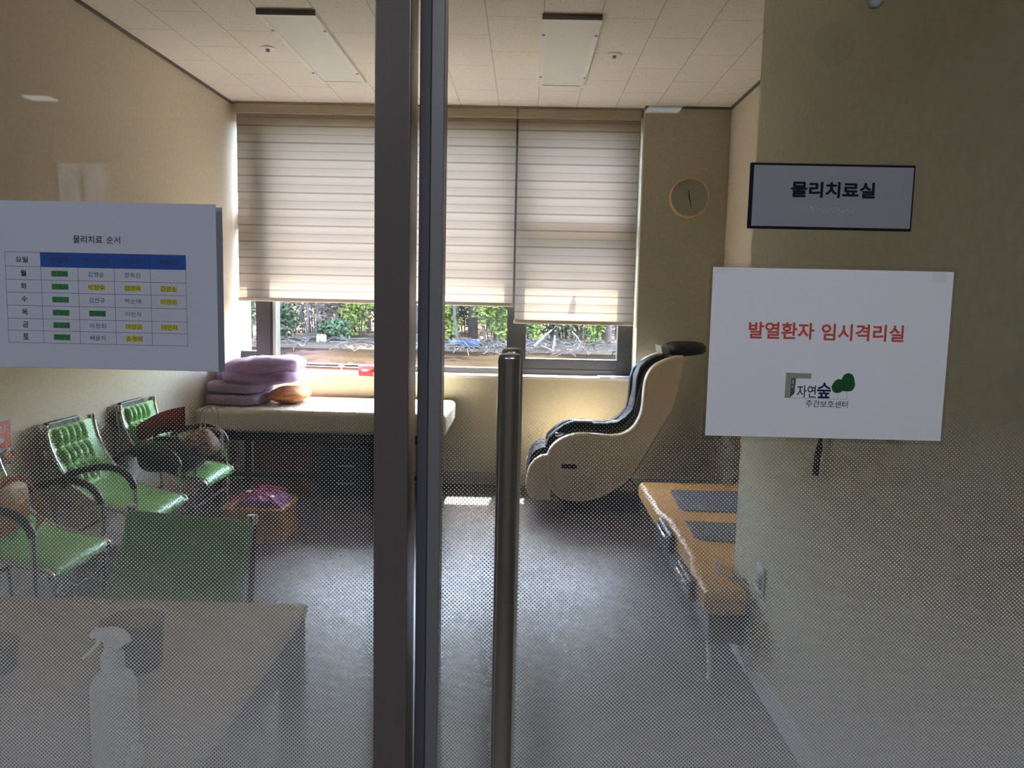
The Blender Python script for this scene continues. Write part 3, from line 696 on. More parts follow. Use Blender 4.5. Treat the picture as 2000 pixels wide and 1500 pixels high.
a = MB().grid(lambda u, v: (-.14 + .29 * u, -.15 + .32 * v, .006 + .055 * (sin(pi * u) ** .5) * (sin(pi * v) ** .5) + .012 * noise.noise(Vector((u * 6, v * 6, 2)))), 24, 24)
nb = len(a.v); a.add([(-.14, -.15, .001), (.15, -.15, .001), (.15, .17, .001), (-.14, .17, .001)], [(0, 1, 2, 3)]); a.build('body', M['plum'], c, angle=180)
for pts in ([(-.17, -.17, .010), (-.12, -.08, .055), (-.04, .0, .075), (.04, .02, .072), (.12, .0, .060)], [(-.10, -.10, .05), (0, -.10, .072), (.08, -.13, .06), (.12, -.15, .03)], [(-.06, .10, .07), (.02, .08, .076), (.12, .09, .06)]):
    MB().tube(smoothpath(pts), .008, 7).build('ribbon', M['pink'], c)
for x, y, z in ((-.08, -.05, .075), (.09, -.12, .062)):
    MB().lathe([(.004, -.003), (.016, -.002), (.018, .003), (.008, .008)], (x, y, z), 16).build('button', M['white'], c)

# ================================================================== CHAIRS
def sweep_slab(prof, y0, y1, th, nv=24, puff=None, arc=.0):
    """slab following a profile (x,z) across the width y; puff(u,v) lifts the sitting side"""
    P = smoothpath([(x, 0, z) for x, z in prof], 12 if puff else 5); n = len(P); mb = MB(); top = []; bot = []
    for i, p in enumerate(P):
        d = (P[min(i + 1, n - 1)] - P[max(i - 1, 0)]).normalized(); nn = Vector((-d.z, 0, d.x))
        if nn.z < 0 and abs(d.z) < .7: nn = -nn
        if abs(d.z) >= .7: nn = Vector((abs(nn.x), 0, nn.z)) if nn.x < 0 else nn
        for j in range(nv + 1):
            v = j / nv; y = y0 + (y1 - y0) * v; sag = -arc * sin(pi * v)
            h = (puff(i / (n - 1), v) if puff else 0)
            a = p + nn * (h + sag); b = p + nn * (-th + sag)
            top.append((a.x, y, a.z)); bot.append((b.x, y, b.z))
    w = nv + 1; N = n * w; f = []
    for i in range(n - 1):
        for j in range(nv):
            f.append((i * w + j, (i + 1) * w + j, (i + 1) * w + j + 1, i * w + j + 1)); f.append((N + i * w + j, N + i * w + j + 1, N + (i + 1) * w + j + 1, N + (i + 1) * w + j))
    for j in range(nv): f.append((j, j + 1, N + j + 1, N + j)); k = (n - 1) * w; f.append((k + j, N + k + j, N + k + j + 1, k + j + 1))
    for i in range(n - 1):
        f.append((i * w, N + i * w, N + (i + 1) * w, (i + 1) * w)); f.append((i * w + nv, (i + 1) * w + nv, N + (i + 1) * w + nv, N + i * w + nv))
    return mb.add(top + bot, f)
RAIL = [(-.478, .850), (-.462, .77), (-.430, .69), (-.380, .61), (-.310, .54), (-.22, .490), (-.12, .462), (-.03, .447), (.0, .432), (.012, .405)]
def make_chair(label, quilted=True):
    t = thing('waiting_chair', label, 'chair', (0, 0, 0), 0, 'green waiting chairs')
    hw = .200
    def quilt(u, v):
        if not quilted or not (.02 < u < .86 and .10 < v < .78): return 0
        a = abs(sin(pi * (u - .02) / .84 * 3)); b = abs(sin(pi * (v - .10) / .68 * 5))
        return .026 * (a * b) ** .55
    sweep_slab(RAIL[:5], -hw, hw, .008, 60, quilt).build('backrest', M['green'], t, angle=60)
    def pad(u, v): return .018 * (sin(pi * min(1, max(0, u))) ** .4) * (sin(pi * v) ** .35)
    sweep_slab(RAIL[4:], -hw, hw, .012, 24, pad).build('seat', M['green'], t, angle=60)
    for s in (-1, 1):
        y = s * (hw + .008)
        MB().tube(smoothpath([(x, y, z) for x, z in RAIL], 5), .0095, 10).build('side_rail', M['chrome'], t)
        MB().lathe([(.0125, -.012), (.0125, .022), (.010, .026), (.002, .027)], (-.479, y, .846), 16).build('end_cap', M['chrome'], t)
        MB().lathe([(.0125, -.012), (.0125, .018), (.010, .022), (.002, .023)], (-.500, y, .846), 16).build('end_cap', M['chrome'], t)
        ya = s * (hw + .045)
        MB().tube(smoothpath([(-.40, s * (hw + .02), .585), (-.37, ya, .635), (-.28, ya, .672), (-.18, ya, .688), (-.10, ya, .668), (-.058, ya, .628), (-.042, ya, .585)], 5), [.0165] * 31, 12).build('armrest', M['black'], t)
        MB().tube([(-.042, ya, .590), (-.040, ya, .48), (-.038, ya, .012)], .0095, 10).build('leg', M['chrome'], t)
        MB().tube(smoothpath([(-.498, y, .846), (-.475, y, .60), (-.445, y, .30), (-.455, ya, .012)], 5), .0095, 10).build('leg', M['chrome'], t)
        for x in (-.038, -.455): MB().lathe([(.014, 0), (.014, .022)], (x, ya, 0), 12).build('foot_pad', M['black'], t)
    MB().tube([(-.04, -hw - .045, .30), (-.04, hw + .045, .30)], .008, 8).build('cross_bar', M['darkmetal'], t)
    MB().tube([(-.445, -hw - .03, .30), (-.445, hw + .03, .30)], .008, 8).build('cross_bar', M['darkmetal'], t)
    MB().tube([(.004, -hw - .016, .418), (.004, hw + .016, .418)], .012, 10).build('front_bar', M['black'], t)
    MB().rbox(-.512, -.488, -hw + .03, hw - .10, .80, .878, .006, 2).build('back_pad', M['black'], t)
    return t
ch = make_chair('green quilted chair at the left wall with nothing on its seat, second from the glass'); ch.location = (-1.79, 3.90, 0)
for (x, y, rz, sc_, lab) in ((-1.81, 4.63, 0, 1, 'green quilted chair at the left wall loaded with maroon and black bags, nearest the bed'),
                             (-1.80, 3.13, 0, 1, 'green chair nearest the glass along the left wall, tan bag on its seat')):
    k = copy_tree(ch); k.location = (x, y, 0); k.rotation_euler = (0, 0, rz); k['label'] = lab
k = make_chair('plain dark green chair drawn up to the far side of the oak table', False)
k.location = (-1.215, 2.197, 0); k.rotation_euler = (0, 0, radians(-101.5)); k.scale = (.9, 1.12, .9)
for p in list(k.children):
    if p.name.startswith(('armrest', 'back_pad')): bpy.data.objects.remove(p)
    elif p.name.startswith(('backrest', 'seat', 'side_rail')): p.data.materials[0] = M['greendark']
    elif p.name.startswith('leg'): p.data.materials[0] = M['darkmetal']

# bags on the chairs
c = thing('black_bag', 'black handbag with brown print scarf on the chair nearest the bed', 'bag', (-2.00, 4.44, .505))
a = MB().blob((0, 0, .085), (.175, .145, .095), .6, 36, 18); a.noise(.012, 9, 3); a.build('body', M['black'], c, angle=180)
MB().tube(smoothpath([(-.08, -.06, .15), (-.05, -.07, .24), (.03, -.07, .25), (.08, -.06, .14)]), .008, 8).build('strap', M['black'], c)
c = thing('maroon_cushion', 'maroon cushion with a pointed corner leaning on the chair back nearest the bed', 'cushion', (-2.115, 4.545, .66))
b = MB()
b.grid(lambda u, v: (-.165 + .33 * u, -.04 - .05 * sin(pi * u) * sin(pi * v), -.06 + .16 * u * .75 + .14 * v * (1 - .25 * (1 - u)) + .03 * sin(pi * u)), 16, 16)
b.grid(lambda u, v: (-.165 + .33 * u, -.04 + .05 * sin(pi * u) * sin(pi * v), -.06 + .16 * u * .75 + .14 * v * (1 - .25 * (1 - u)) + .03 * sin(pi * u)), 16, 16)
b.build('cover', M['maroon'], c, angle=180)
c = thing('print_scarf', 'crumpled brown print scarf lying over the black handbag', 'scarf', (-1.87, 4.50, .615))
a = MB().blob((0, 0, .02), (.10, .12, .075), .8, 32, 16); a.noise(.03, 11, 8)
a.build('cloth', M['print'], c, angle=180)
c = thing('shopping_bag', 'beige bag with two rope handles behind the print scarf', 'bag', (-1.90, 4.72, .50))
MB().rbox(-.08, .08, -.04, .05, 0, .20, .03, 3).build('body', mat('brown_canvas', (.12, .09, .06), .95, spec=.1), c)
for y in (-.03, .04): MB().tube(smoothpath([(-.04, y, .19), (-.03, y, .30), (.02, y, .33), (.05, y, .27), (.055, y, .19)]), .004, 6).build('rope_handle', mat('beige_rope', (.40, .37, .26), .9), c)
c = thing('tan_handbag', 'tan leather handbag with straps on the chair nearest the glass', 'bag', (-2.09, 3.06, .535))
a = MB().blob((0, 0, .115), (.075, .13, .115), .55, 32, 16); a.noise(.01, 8, 2); a.build('body', M['tan'], c, angle=180)
for s in (-1, 1): MB().tube(smoothpath([(.06, -.08, .20), (.11, -.05 + s * .02, .25), (.13, .03, .19), (.12, .09 + .02 * s, .06), (.09, .1, .0)]), .006, 6).build('strap', M['tan'], c)
c = thing('grey_storage_box', 'light grey plastic storage box on the floor between the wall chairs', 'box', (-1.90, 3.52, 0))
MB().rbox(-.12, .12, -.09, .09, 0, .355, .012, 2).build('body', M['greyplastic'], c); MB().rbox(-.128, .128, -.098, .098, .355, .385, .008, 2).build('lid', M['greyplastic'], c)

# wall poster and alarm bell
t = thing('red_poster', 'red poster with white lettering low on the left wall', 'poster', (XL, 3.47, .80))
MB().box(0, .0015, -.16, .075, -.015, .135).build('sheet', M['paper'], t, smooth=False); MB().box(.0015, .002, -.15, .066, .0, .125).build('print', M['poster'], t, smooth=False)
for y0 in (-.10, -.06, -.02, .022):
    m = MB(); m.box(.002, .0024, y0, y0 + .028, .098, .103).box(.002, .0024, y0, y0 + .006, .075, .098).box(.002, .0024, y0 + .006, y0 + .028, .085, .089).box(.002, .0024, y0 + .022, y0 + .028, .075, .085); m.build('white_letter', M['paper'], t, smooth=False)
MB().prism(rr_poly(.022, .012, .010), .002, .0024, 'X').build('white_badge', M['paper'], t, smooth=False).location = (0, -.005, .040)
t = thing('call_button', 'round metal-rimmed red call button on the left wall under the red poster', 'button', (XL, 3.495, .762))
MB().lathe([(.035, .0), (.035, .018), (.028, .022), (.024, .016), (.024, .01)], (0, 0, 0), 28, 'X').build('rim', M['chrome'], t)
MB().lathe([(.023, .008), (.022, .018), (.012, .021), (.001, .0215)], (0, 0, 0), 24, 'X').build('button', M['poster'], t)

# ================================================================== MASSAGE CHAIR
SH = [(1.109,1.148),(1.018,1.133),(0.952,1.107),(0.903,1.075),(0.863,1.019),(0.844,0.956),(0.837,0.875),(0.832,0.781),(0.813,0.705),(0.773,0.642),(0.724,0.603),(0.669,0.585),(0.600,0.580),(0.524,0.587),(0.414,0.590),(0.332,0.573),(0.267,0.543),(0.219,0.501),(0.186,0.450),(0.171,0.385),(0.179,0.293),(0.204,0.197),(0.238,0.141),(0.301,0.106),(0.400,0.093),(0.512,0.107),(0.595,0.139),(0.676,0.193),(0.746,0.245),(0.808,0.320),(0.892,0.467),(0.961,0.596),(1.015,0.692),(1.065,0.787),(1.088,0.913),(1.107,1.050)]
LG = [(0.215,0.43),(0.171,0.428),(0.131,0.418),(0.089,0.388),(0.057,0.343),(0.040,0.285),(0.031,0.210),(0.040,0.161),(0.066,0.120),(0.124,0.099),(0.215,0.094)]
mc = thing('massage_chair', 'beige shelled massage chair with black leather padding below the window', 'massage chair', (.6, 5.8, 0))
def dense(p, closed=True):
    q = [Vector((a, 0, b)) for a, b in p]; n = len(q); o = []
    for i in range(n):
        a, b, c, d = q[(i - 1) % n], q[i], q[(i + 1) % n], q[(i + 2) % n]
        for t in (0, .5): 
            w = .5 * ((2 * b) + (c - a) * t + (2 * a - 5 * b + 4 * c - d) * t * t + (3 * b - a - 3 * c + d) * t ** 3); o.append((w.x, w.z))
    return o
for y0, nm in ((5.50, 'side_shell'), (6.02, 'side_shell')):
    sh = MB().prism(dense(SH), y0, y0 + .085, 'Y', .022, 4).build(nm, M['shell'], mc, world=True, angle=50)
    if y0 < 5.6:
        MB().prism([(x + .335, z + .350) for x, z in rr_poly(.056, .0165, .016)], 5.4965, 5.502, 'Y', .001, 1).build('slot', M['black'], sh, world=True)
    MB().prism(LG, y0 + .012, y0 + .075, 'Y', .018, 3).build('leg_shell', M['shell'], mc, world=True, angle=50)
inner = [(0.85,1.03),(0.815,0.86),(0.79,0.72),(0.72,0.63),(0.6,.60),(.36,.60),(.24,.53),(.20,.42),(.22,.25),(.32,.15),(.5,.14),(.65,.22),(.80,.36),(.93,.60),(1.03,.80),(1.07,1.0),(1.07,1.12),(.95,1.10)]
MB().prism(inner, 5.58, 6.025, 'Y').build('core', M['black'], mc, world=True, smooth=False)
PADL = [(0.170,0.470),(0.191,0.541),(0.242,0.589),(0.299,0.631),(0.355,0.653),(0.458,0.656),(0.52,0.646),(0.60,0.648),(0.677,0.658),(0.731,0.695),(0.776,0.749),(0.791,0.806),(0.796,0.909),(0.799,0.980),(0.822,1.052),(0.865,1.098),(0.929,1.132),(0.998,1.153)]
inn = [(1.02,1.10),(.93,1.06),(.88,.99),(.87,.80),(.85,.69),(.78,.60),(.66,.55),(.40,.55),(.28,.50),(.23,.43)]
MB().prism(PADL + inn, 5.60, 5.69, 'Y', .025, 4).build('arm_pad', M['leather2'], mc, world=True)
MB().prism([(x, z - .035) for x, z in PADL + inn], 5.93, 6.02, 'Y', .025, 4).build('arm_pad', M['leather2'], mc, world=True)
seat = [(.20,.50),(.26,.56),(.36,.60),(.58,.60),(.70,.62),(.76,.68),(.80,.76),(.815,.88),(.82,.98),(.85,1.05),(.92,1.105),(1.0,1.13),(1.03,1.09),(.95,1.05),(.90,.95),(.88,.78),(.80,.62),(.68,.53),(.4,.52),(.26,.47)]
MB().prism(seat, 5.685, 5.935, 'Y', .02, 3).build('seat_pad', M['leather2'], mc, world=True)
for k, (a, b) in enumerate(((.36, .60), (.30, .56))):
    pass
MB().rbox(.36, .50, 5.605, 5.66, .648, .664, .006, 2).build('arm_highlight', M['greyplastic'], mc, world=True)  # grey slab put in for the highlight on the near arm cushion
MB().rbox(.235, .30, 5.588, 5.60, .545, .575, .005, 2).build('trim_badge', M['chrome'], mc, world=True)
lp = [(0.036,0.25),(0.050,0.343),(0.068,0.403),(0.100,0.444),(0.152,0.466),(.20,.463),(.20,.40),(.13,.38),(.09,.32),(.075,.24)]
for y0, y1 in ((5.595, 5.80), (5.815, 6.02)): MB().prism(lp, y0, y1, 'Y', .02, 3).build('leg_pad', M['leather2'], mc, world=True)
MB().prism([(.10, .12), (.20, .11), (.22, .40), (.12, .37), (.08, .26)], 5.58, 6.03, 'Y').build('leg_core', M['black'], mc, world=True, smooth=False)
pil = MB().blob((1.165, 5.80, 1.183), (.150, .20, .052), .75, 40, 20, R=Matrix.Rotation(radians(-3), 3, 'Y')); pil.noise(.004, 9)
pil.build('head_pillow', M['leather'], mc, world=True)
MB().prism([(.975, 1.205), (1.055, 1.185), (1.03, 1.125), (.985, 1.15)], 5.66, 5.94, 'Y', .012, 3).build('pillow_front', mat('grey_leather', (.22, .21, .20), .45), mc, world=True)
MB().rbox(.30, .86, 5.56, 6.04, 0.0, .16, .02, 2).build('base', M['black'], mc, world=True)

# ================================================================== ORANGE THERMAL BED
ob = thing('thermal_massage_bed', 'low amber leatherette massage bed with black mesh panels by the right wall', 'massage bed', (1.14, 4.1, 0))
OX0, OX1, OY0, OY1 = .765, 1.50, 3.475, 5.09
out = [(OX0, 5.06), (OX0 + .02, 5.085), (OX0 + .06, 5.092), (OX1 - .04, 5.092), (OX1, 5.06), (OX1, 3.52), (OX1 - .04, 3.475), (.985, 3.475), (.945, 3.46), (.94, 3.16), (.93, 3.135), (.79, 3.135), (.765, 3.16), (.762, 3.45), (.80, 3.62), (.80, 4.22), (OX0, 4.36)]
MB().prism([(x, y) for x, y in out if True], .245, .352, 'Z', .028, 4).build('padded_top', M['orangeleather'], ob, world=True)
MB().box(.84, 1.46, 3.56, 5.02, .07, .25).build('chassis', M['black'], ob, smooth=False, world=True)
MB().prism([(.79, 3.165), (.94, 3.165), (.94, 3.6), (.82, 3.6)], .12, .25, 'Z').build('end_support', M['black'], ob, smooth=False, world=True)
mesh_m = mat('black_roller_mesh', (.11, .11, .12), .7, var=.95, vscale=75, bump=.6, bscale=75)
for poly in ([(.928, 4.84), (.902, 4.42), (.93, 4.365), (1.45, 4.345), (1.45, 4.845)], [(.887, 4.156), (.873, 3.87), (.90, 3.825), (1.0, 3.80), (1.45, 3.76), (1.45, 4.11)]):
    MB().prism(poly, .345, .361, 'Z', .006, 2).build('mesh_panel', mesh_m, ob, world=True)
for (ya, yb) in ((3.95, 4.30), (3.30, 3.60)):
    x = .785 if ya > 3.9 else .755
    hnd = MB().rbox(x - .022, x + .012, ya, yb, .235, .335, .014, 3).build('side_grip', M['black'], ob, world=True)
    MB().tube(smoothpath([(x - .022, ya + .03, .30), (x - .036, ya + .06, .315), (x - .036, yb - .06, .315), (x - .022, yb - .03, .30)]), .007, 8).build('chrome_bar', M['chrome'], hnd, world=True)
for x, y in ((.90, 3.62), (1.42, 3.62), (.90, 4.95), (1.42, 4.95)): MB().rbox(x - .025, x + .025, y - .025, y + .025, 0, .08, .006, 1).build('leg', M['black'], ob, world=True)
MB().tube([(.80, 3.20, .13), (.775, 3.05, .01)], .008, 8).build('chrome_leg', M['chrome'], ob, world=True)
MB().tube([(.92, 3.20, .13), (.945, 3.05, .01)], .008, 8).build('chrome_leg', M['chrome'], ob, world=True)
cd = MB().tube(smoothpath([(.90, 3.50, .372), (.865, 3.36, .366), (.90, 3.27, .366), (.95, 3.25, .364), (.97, 3.33, .32), (.975, 3.36, .15)]), .007, 8)
tag(cd.build('power_cord', mat('pale_grey_cord', (.33, .31, .30), .5)), 'pale grey cord looped on the near end of the amber massage bed', 'cord')

# right near wall fittings
t = thing('wall_outlet', 'white wall switch plate low on the near right wall', 'outlet', (XP, 3.05, .44))
MB().rbox(-.010, 0, -.042, .042, -.058, .058, .004, 2).build('plate', M['white'], t); MB().rbox(-.014, -.009, -.028, .028, -.035, .035, .002, 1).build('socket_face', M['greyplastic'], t)
MB().box(-.016, -.0135, -.016, .016, -.02, .01).build('rocker', M['greyplastic'], t, smooth=False)
t = thing('hand_strap', 'black hanging strap handle on the near right wall below the notice', 'strap', (XP, 2.49, 1.04))
MB().tube(smoothpath([(-.016, -.006, .12), (-.018, .002, .04), (-.019, .010, 0), (-.019, .018, -.055)]), [.006] * 6 + [.010] * 13, 10).build('grip', M['black'], t)
MB().rbox(-.022, 0, -.014, .018, .105, .15, .004, 2).build('bracket', M['black'], t)
t = thing('wall_hook', 'small grey wall hook under the right end of the notice', 'hook', (XP, 2.03, 1.19))
MB().rbox(-.006, 0, -.02, .02, -.01, .05, .002, 1).build('plate', M['greyplastic'], t); MB().tube(smoothpath([(-.004, 0, .0), (-.018, 0, -.008), (-.020, 0, .008)]), .003, 6).build('hook', M['alu'], t)

# ================================================================== TABLE BY THE GLASS
tb = thing('oak_table', 'oak topped table with charcoal frame standing inside the glass', 'table', (-1.2, 1.57, 0))
TX0, TX1, TY0, TY1 = -1.90, -.543, 1.13, 1.965
MB().rbox(TX0, TX1, TY0, TY1, .705, .73, .003, 2).build('tabletop', M['tabletop'], tb, world=True)
fr = MB()
fr.box(TX1 - .045, TX1 - .004, TY0 + .05, TY1 - .05, .625, .705).box(TX0 + .004, TX0 + .045, TY0 + .05, TY1 - .05, .625, .705).box(TX0 + .045, TX1 - .045, TY1 - .06, TY1 - .02, .625, .705).box(TX0 + .045, TX1 - .045, TY0 + .02, TY0 + .06, .625, .705)
fr.build('apron', M['darkmetal'], tb, smooth=False, world=True)
for x in (TX0 + .004, TX1 - .059):
    for y in (TY0 + .01, TY1 - .065): MB().rbox(x, x + .055, y, y + .055, 0, .705, .004, 1).build('leg', M['darkmetal'], tb, world=True)
t = thing('spray_bottle', 'white trigger spray bottle standing on the oak table', 'bottle', (-.679, 1.262, .73))
MB().lathe([(.032, 0), (.0365, .004), (.0365, .128), (.0355, .138), (.031, .149), (.023, .158), (.0165, .163), (.0165, .170)], (0, 0, 0), 32).build('body', M['bottle'], t)
MB().lathe([(.0185, .166), (.0185, .190), (.0145, .194), (.0125, .206)], (0, 0, 0), 24).build('collar', M['bottle'], t)
hd = [(-.034, .226), (-.030, .231), (-.014, .233), (0, .235), (.016, .231), (.026, .221), (.030, .212), (.018, .203), (.010, .200), (-.009, .202), (-.012, .212), (-.018, .219), (-.032, .219)]
MB().prism(hd, -.010, .010, 'Y', .004, 3).build('head', M['bottle'], t)
MB().prism([(-.022, .220), (-.014, .220), (-.020, .205), (-.034, .190), (-.048, .178), (-.051, .181), (-.036, .196), (-.028, .208)], -.005, .005, 'Y', .002, 2).build('trigger', M['bottle'], t)
MB().lathe([(.004, -.0355), (.006, -.036), (.006, -.046), (.0045, -.046)], (0, 0, 0), 12)
MB().lathe([(.004, 0), (.0055, .001), (.0055, .007), (.004, .008)], (-.034, 0, .225), 14, 'X').build('nozzle', M['bottle'], t)
def cup(x, y, r, h, label, m='cup'):
    t = thing('plastic_jar', label, 'jar', (x, y, .73), 0, 'clear jars on the oak table')
    MB().lathe([(r * .9, .001), (r * .92, .002), (r, h), (r * 1.04, h + .003), (r * .97, h + .003), (r * .95, h - .002), (r * .88, .004), (.001, .004)], (0, 0, 0), 36).build('body', M[m], t)
    MB().lathe([(r * 1.07, h + .003), (r * 1.07, h + .012), (r * .98, h + .016), (r * .3, h + .017)], (0, 0, 0), 36).build('lid', M['clearplastic'], t)
    MB().blob((0, 0, h * .35), (r * .7, r * .7, h * .28), .8, 20, 10, amp=.15, fr=40).build('contents', mat('grey_contents', (.10, .11, .12), .7), t)
cup(-.815, 1.60, .062, .10, 'clear round jar on the oak table just behind the spray bottle')
cup(-1.105, 1.56, .060, .055, 'low clear jar on the oak table well left of the spray bottle')
c = thing('folded_glasses_case', 'small white capped tube lying beside the spray bottle on the table', 'tube', (-.633, 1.235, .747))
MB().rbox(-.008, .008, -.02, .02, -.017, .022, .006, 3).build('body', M['bottle'], c); MB().lathe([(.006, .02), (.006, .03), (.004, .033)], (0, 0, 0), 14).build('cap', M['bottle'], c)
c.name = 'tube_bottle'

# ================================================================== OUTSIDE
rnd = random.Random(7)
def leaves(mb, c, rad, n, size, mi, flat_=1.0):
    V = []; F = []
    for i in range(n):
        d = Vector((rnd.gauss(0, 1), rnd.gauss(0, 1), rnd.gauss(0, 1))).normalized() * (rnd.random() ** .4)
        p = Vector((c[0] + d.x * rad[0], c[1] + d.y * rad[1], c[2] + d.z * rad[2]))
        a = Vector((rnd.gauss(0, 1), rnd.gauss(0, 1), rnd.gauss(0, .6))).normalized() * size * rnd.uniform(.6, 1.4); b = a.orthogonal().normalized() * size * .5
        b.rotate(Matrix.Rotation(rnd.random() * 6.28, 3, a.normalized()))
        o = len(V); V += [(p - a)[:], (p + b)[:], (p + a)[:], (p - b)[:]]; F.append((o, o + 1, o + 2, o + 3))
    return mb.add(V, F, mi)
def tree(px, Y, r, label, bark, leaf, h=9.0, lean=.0):
    X = (px - 1026) / 1548 * Y
    t = thing('forest_tree', label, 'tree', (X, Y, .0 + 2.6 * max(0, Y - 22.2) / 70), 0, 'trees beyond the yard')
    pts = [(0 + lean * k / 6 * h + .06 * rnd.gauss(0, 1) * (k > 0), .05 * rnd.gauss(0, 1), -.2 + h * k / 6) for k in range(7)]
    m = MB(); m.tube(smoothpath(pts, 3), [r * (1 - .6 * i / 18) for i in range(19)], 8)
    for k in range(7):
        z = rnd.uniform(2.2, h * .95); a = rnd.random() * 6.28; L = rnd.uniform(.8, 1.9)
        m.tube([(lean * z, 0, z), (lean * z + L * .6 * cos(a), L * .6 * sin(a), z + .2 * L), (lean * z + L * cos(a), L * sin(a), z + .5 * L)], [r * .25, r * .16, r * .06], 5)
    m.build('trunk', bark, t, angle=180)
    f = MB()
    for k in range(9):
        a = rnd.random() * 6.28; q = rnd.uniform(.2, 1.5); z = rnd.uniform(2.6, h)
        leaves(f, (lean * z + q * cos(a), q * sin(a), z), (.95, .95, .8), 130, .16, 0)
    f.build('crown', leaf, t, smooth=False)
B1, B2, P1, P2 = M['bark'], M['bark2'], M['leafpine'], M['leafbright']
T = [(490, 25, .055, 'thin tree trunk seen through the narrow left window pane', B1, P2),
     (555, 26, .085, 'tree trunk nearest the left frame of the wide middle window', B2, M['leafbrown']),
     (589, 33, .11, 'stout distant trunk between the two leftmost trunks of the middle window', B2, M['leafbrown']),
     (601, 24, .045, 'slender straight grey trunk in the middle window, above the lilac quilt', B1, M['leafbrown']),
     (621, 24.5, .04, 'slender leaning trunk beside the white sacks', B1, M['leafbrown']),
     (668, 28, .14, 'thick dark trunk in the middle window, right of the white sacks', B2, P1),
     (690, 29, .10, 'grey trunk beside the thick dark trunk, left of the door frame', B1, P1),
     (722, 27, .07, 'trunk half hidden by the dark door post, with yellow green leaves', B1, P2),
     (813, 27, .09, 'trunk glimpsed through the slit between door post and door', B2, P1),
     (888, 26, .13, 'leftmost trunk right of the door stile, standing behind blue litter', B1, P1),
     (899, 24, .05, 'thin straight trunk just right of the leftmost one beside the door stile', B1, P1),
     (926, 27, .17, 'broad brown trunk above the brush heap in the middle window', B2, P1),
     (955, 30, .08, 'distant grey trunk right of the broad brown trunk', B1, P2),
     (973, 28, .07, 'trunk close to the mullion above the pull handle', B2, P2),
     (1037, 26, .085, 'leftmost trunk in the right-hand window pane', B1, P2),
     (1049, 27, .07, 'second trunk from the left in the right-hand window pane', B1, P1),
     (1110, 31, .10, 'distant trunk behind the green thicket in the right-hand pane', B1, P1),
     (1156, 26, .075, 'grey trunk right of the bleached branches, by the yellow shrub', B1, P1),
     (1186, 25.5, .17, 'thickest trunk at the right edge of the right-hand pane', B2, P1)]
for a in T: tree(*a)
tree(400, 34, .16, 'tall tree screening the sky left of the yard', B2, P1, 11); tree(1300, 33, .16, 'tall tree screening the sky right of the yard', B2, P1, 11)
def shrub(px, Y, w, h, leaf, label, n=760, sz=.08):
    X = (px - 1026) / 1548 * Y; z0 = 2.6 * max(0, Y - 22.2) / 70
    t = thing('shrub', label, 'shrub', (X, Y, z0), 0, 'shrubs along the yard edge')
    f = MB()
    for k in range(7): leaves(f, (rnd.uniform(-w, w) * .6, rnd.uniform(-.4, .4), h * rnd.uniform(.2, .75)), (w * .55, .5, h * .33), n // 7, sz, 0)
    f.build('foliage', leaf, t, smooth=False)
    m = MB()
    for k in range(8): a = rnd.uniform(-1, 1); m.tube([(a * w * .3, rnd.uniform(-.2, .2), -.1), (a * w * .5, 0, h * .4), (a * w * .75, 0, h * rnd.uniform(.7, 1.05))], [.022, .015, .006], 5)
    m.build('stems', B1, t)
S = [(476, 24, .5, 2.0, M['leafpine'], 'dark shrub low in the narrow left window pane'), (560, 25, .7, 1.2, P1, 'low green shrub at the left of the middle window'),
     (612, 27, 1.0, 2.3, M['leafbrown'], 'brown leafless thicket above the lilac quilt'), (648, 28, .9, 2.2, M['leafbrown'], 'brown leafless thicket left of the thick dark trunk'),
     (655, 24.5, .6, .7, P1, 'low green tuft behind the white sacks'), (703, 26, .7, 1.9, P2, 'yellow green shrub left of the dark door post'),
     (730, 28, .8, 2.5, P1, 'dark green shrub half hidden by the dark door post'), (875, 26, .5, 1.5, P2, 'yellow green shrub against the door stile'),
     (910, 28, .7, 2.0, P1, 'dark green shrub behind the blue litter'), (962, 25.5, .75, 1.7, P2, 'bright yellow green shrub left of the pull handle top'), (985, 27, .6, 2.2, P2, 'tall light shrub beside the mullion'),
     (1035, 26, .45, 1.5, P2, 'yellow green shrub at the left of the right-hand pane'), (1078, 26.5, 1.0, 2.2, P1, 'dense dark green thicket behind the bleached branches'), (1110, 27.5, .9, 2.3, P1, 'dense green thicket in the middle of the right-hand pane'),
     (1140, 28, .7, 2.0, P1, 'green thicket left of the yellow shrub'), (1165, 25, .25, 1.5, P2, 'narrow yellow shrub in the right-hand pane'), (1200, 27, .6, 1.8, M['leafbrown'], 'brown thicket at the right edge of the right-hand pane')]
for a in S: shrub(*a)
u = MB()
for k in range(240):
    Y = rnd.uniform(30, 50); X = rnd.uniform(-30, 14) * Y / 40; z = 2.6 * (Y - 22.2) / 70
    leaves(u, (X, Y, z + rnd.uniform(.5, 2.6)), (1.9, .8, 1.6), 110, .17, k % 3)
o = u.build('undergrowth', [M['haze'], M['leafbrown'], M['haze']], smooth=False); tag(o, 'hazy brown and green undergrowth deep in the forest', 'undergrowth', kind='stuff')
u = MB()
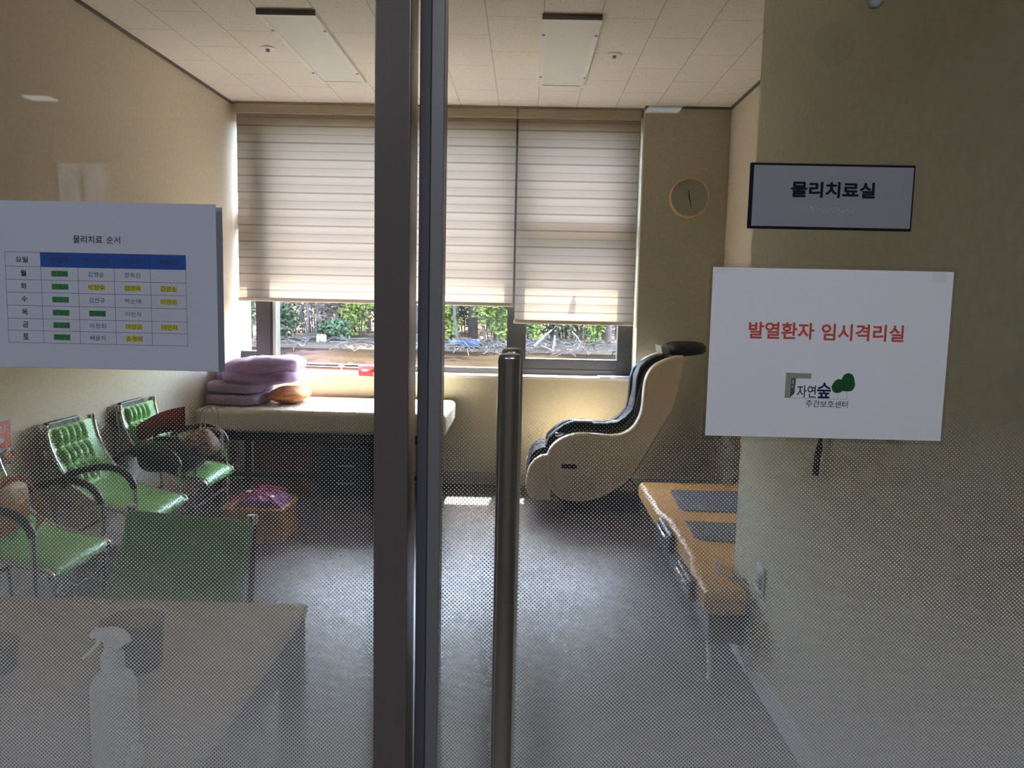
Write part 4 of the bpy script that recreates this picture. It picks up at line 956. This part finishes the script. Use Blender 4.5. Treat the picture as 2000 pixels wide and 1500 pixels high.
for k in range(900):
    X = rnd.uniform(-9, 6); dens = 1 if X > -3 else .5
    if rnd.random() > dens: continue
    Y = rnd.uniform(21.0, 24.3); L = rnd.uniform(.12, .75); a = rnd.random() * 6.28; e = rnd.uniform(-.2, .5); z = rnd.uniform(0, .22 if X < .0 else .30)
    d = Vector((cos(a) * cos(e), sin(a) * cos(e), sin(e))) * L / 2
    u.tube([(X - d.x, Y - d.y, z - d.z + .02), (X + rnd.uniform(-.05, .05), Y, z + .04), (X + d.x, Y + d.y, z + d.z + .02)], [.014, .012, .005], 4)
tag(u.build('brush_debris', M['drywood']), 'long heap of cut dry brush at the edge of the yard', 'brush', kind='stuff')
def stick(p, q, r, label):
    t = MB().tube([p, tuple((Vector(p) + Vector(q)) / 2 + Vector((.02, 0, .03))), q], [r, r * .85, r * .6], 7)
    tag(t.build('fallen_branch', mat('pale_deadwood', (.22, .19, .16), .9)), label, 'branch', 'bleached branches in the brush')
stick((.28, 22.5, .15), (.78, 22.7, .62), .035, 'pale slanting branch, leftmost in the right-hand pane'); stick((.80, 22.2, .02), (.85, 22.3, .48), .035, 'short upright pale branch in the middle of the right-hand pane')
stick((1.35, 22.6, .58), (1.62, 22.6, .25), .018, 'thin pale branch slanting down to the right in the right-hand pane')
for k, (x, lab) in enumerate(((622, 'leftmost of the small white sacks on the yard edge'), (629, 'middle one of the small white sacks on the yard edge'), (635, 'rightmost of the small white sacks on the yard edge'))):
    X = (x - 1026) / 1548 * 23.6; tag(MB().blob((X, 23.6, .14), (.05, .05, .15), .8, 14, 10, amp=.2, fr=6).build('white_sack', M['sack']), lab, 'sack', 'white sacks')
tag(MB().blob((-2.05, 23.3, .16), (.14, .1, .06), .8, 16, 8, amp=.3, fr=7).build('plastic_sheet', M['tarplight']), 'scrap of pale blue plastic beside the dark netting', 'litter')
tag(MB().blob((-1.6, 23.2, .12), (.42, .2, .13), .8, 28, 10, amp=.5, fr=5).build('netting_heap', M['tarp']), 'heap of dark blue netting on the yard edge', 'litter')
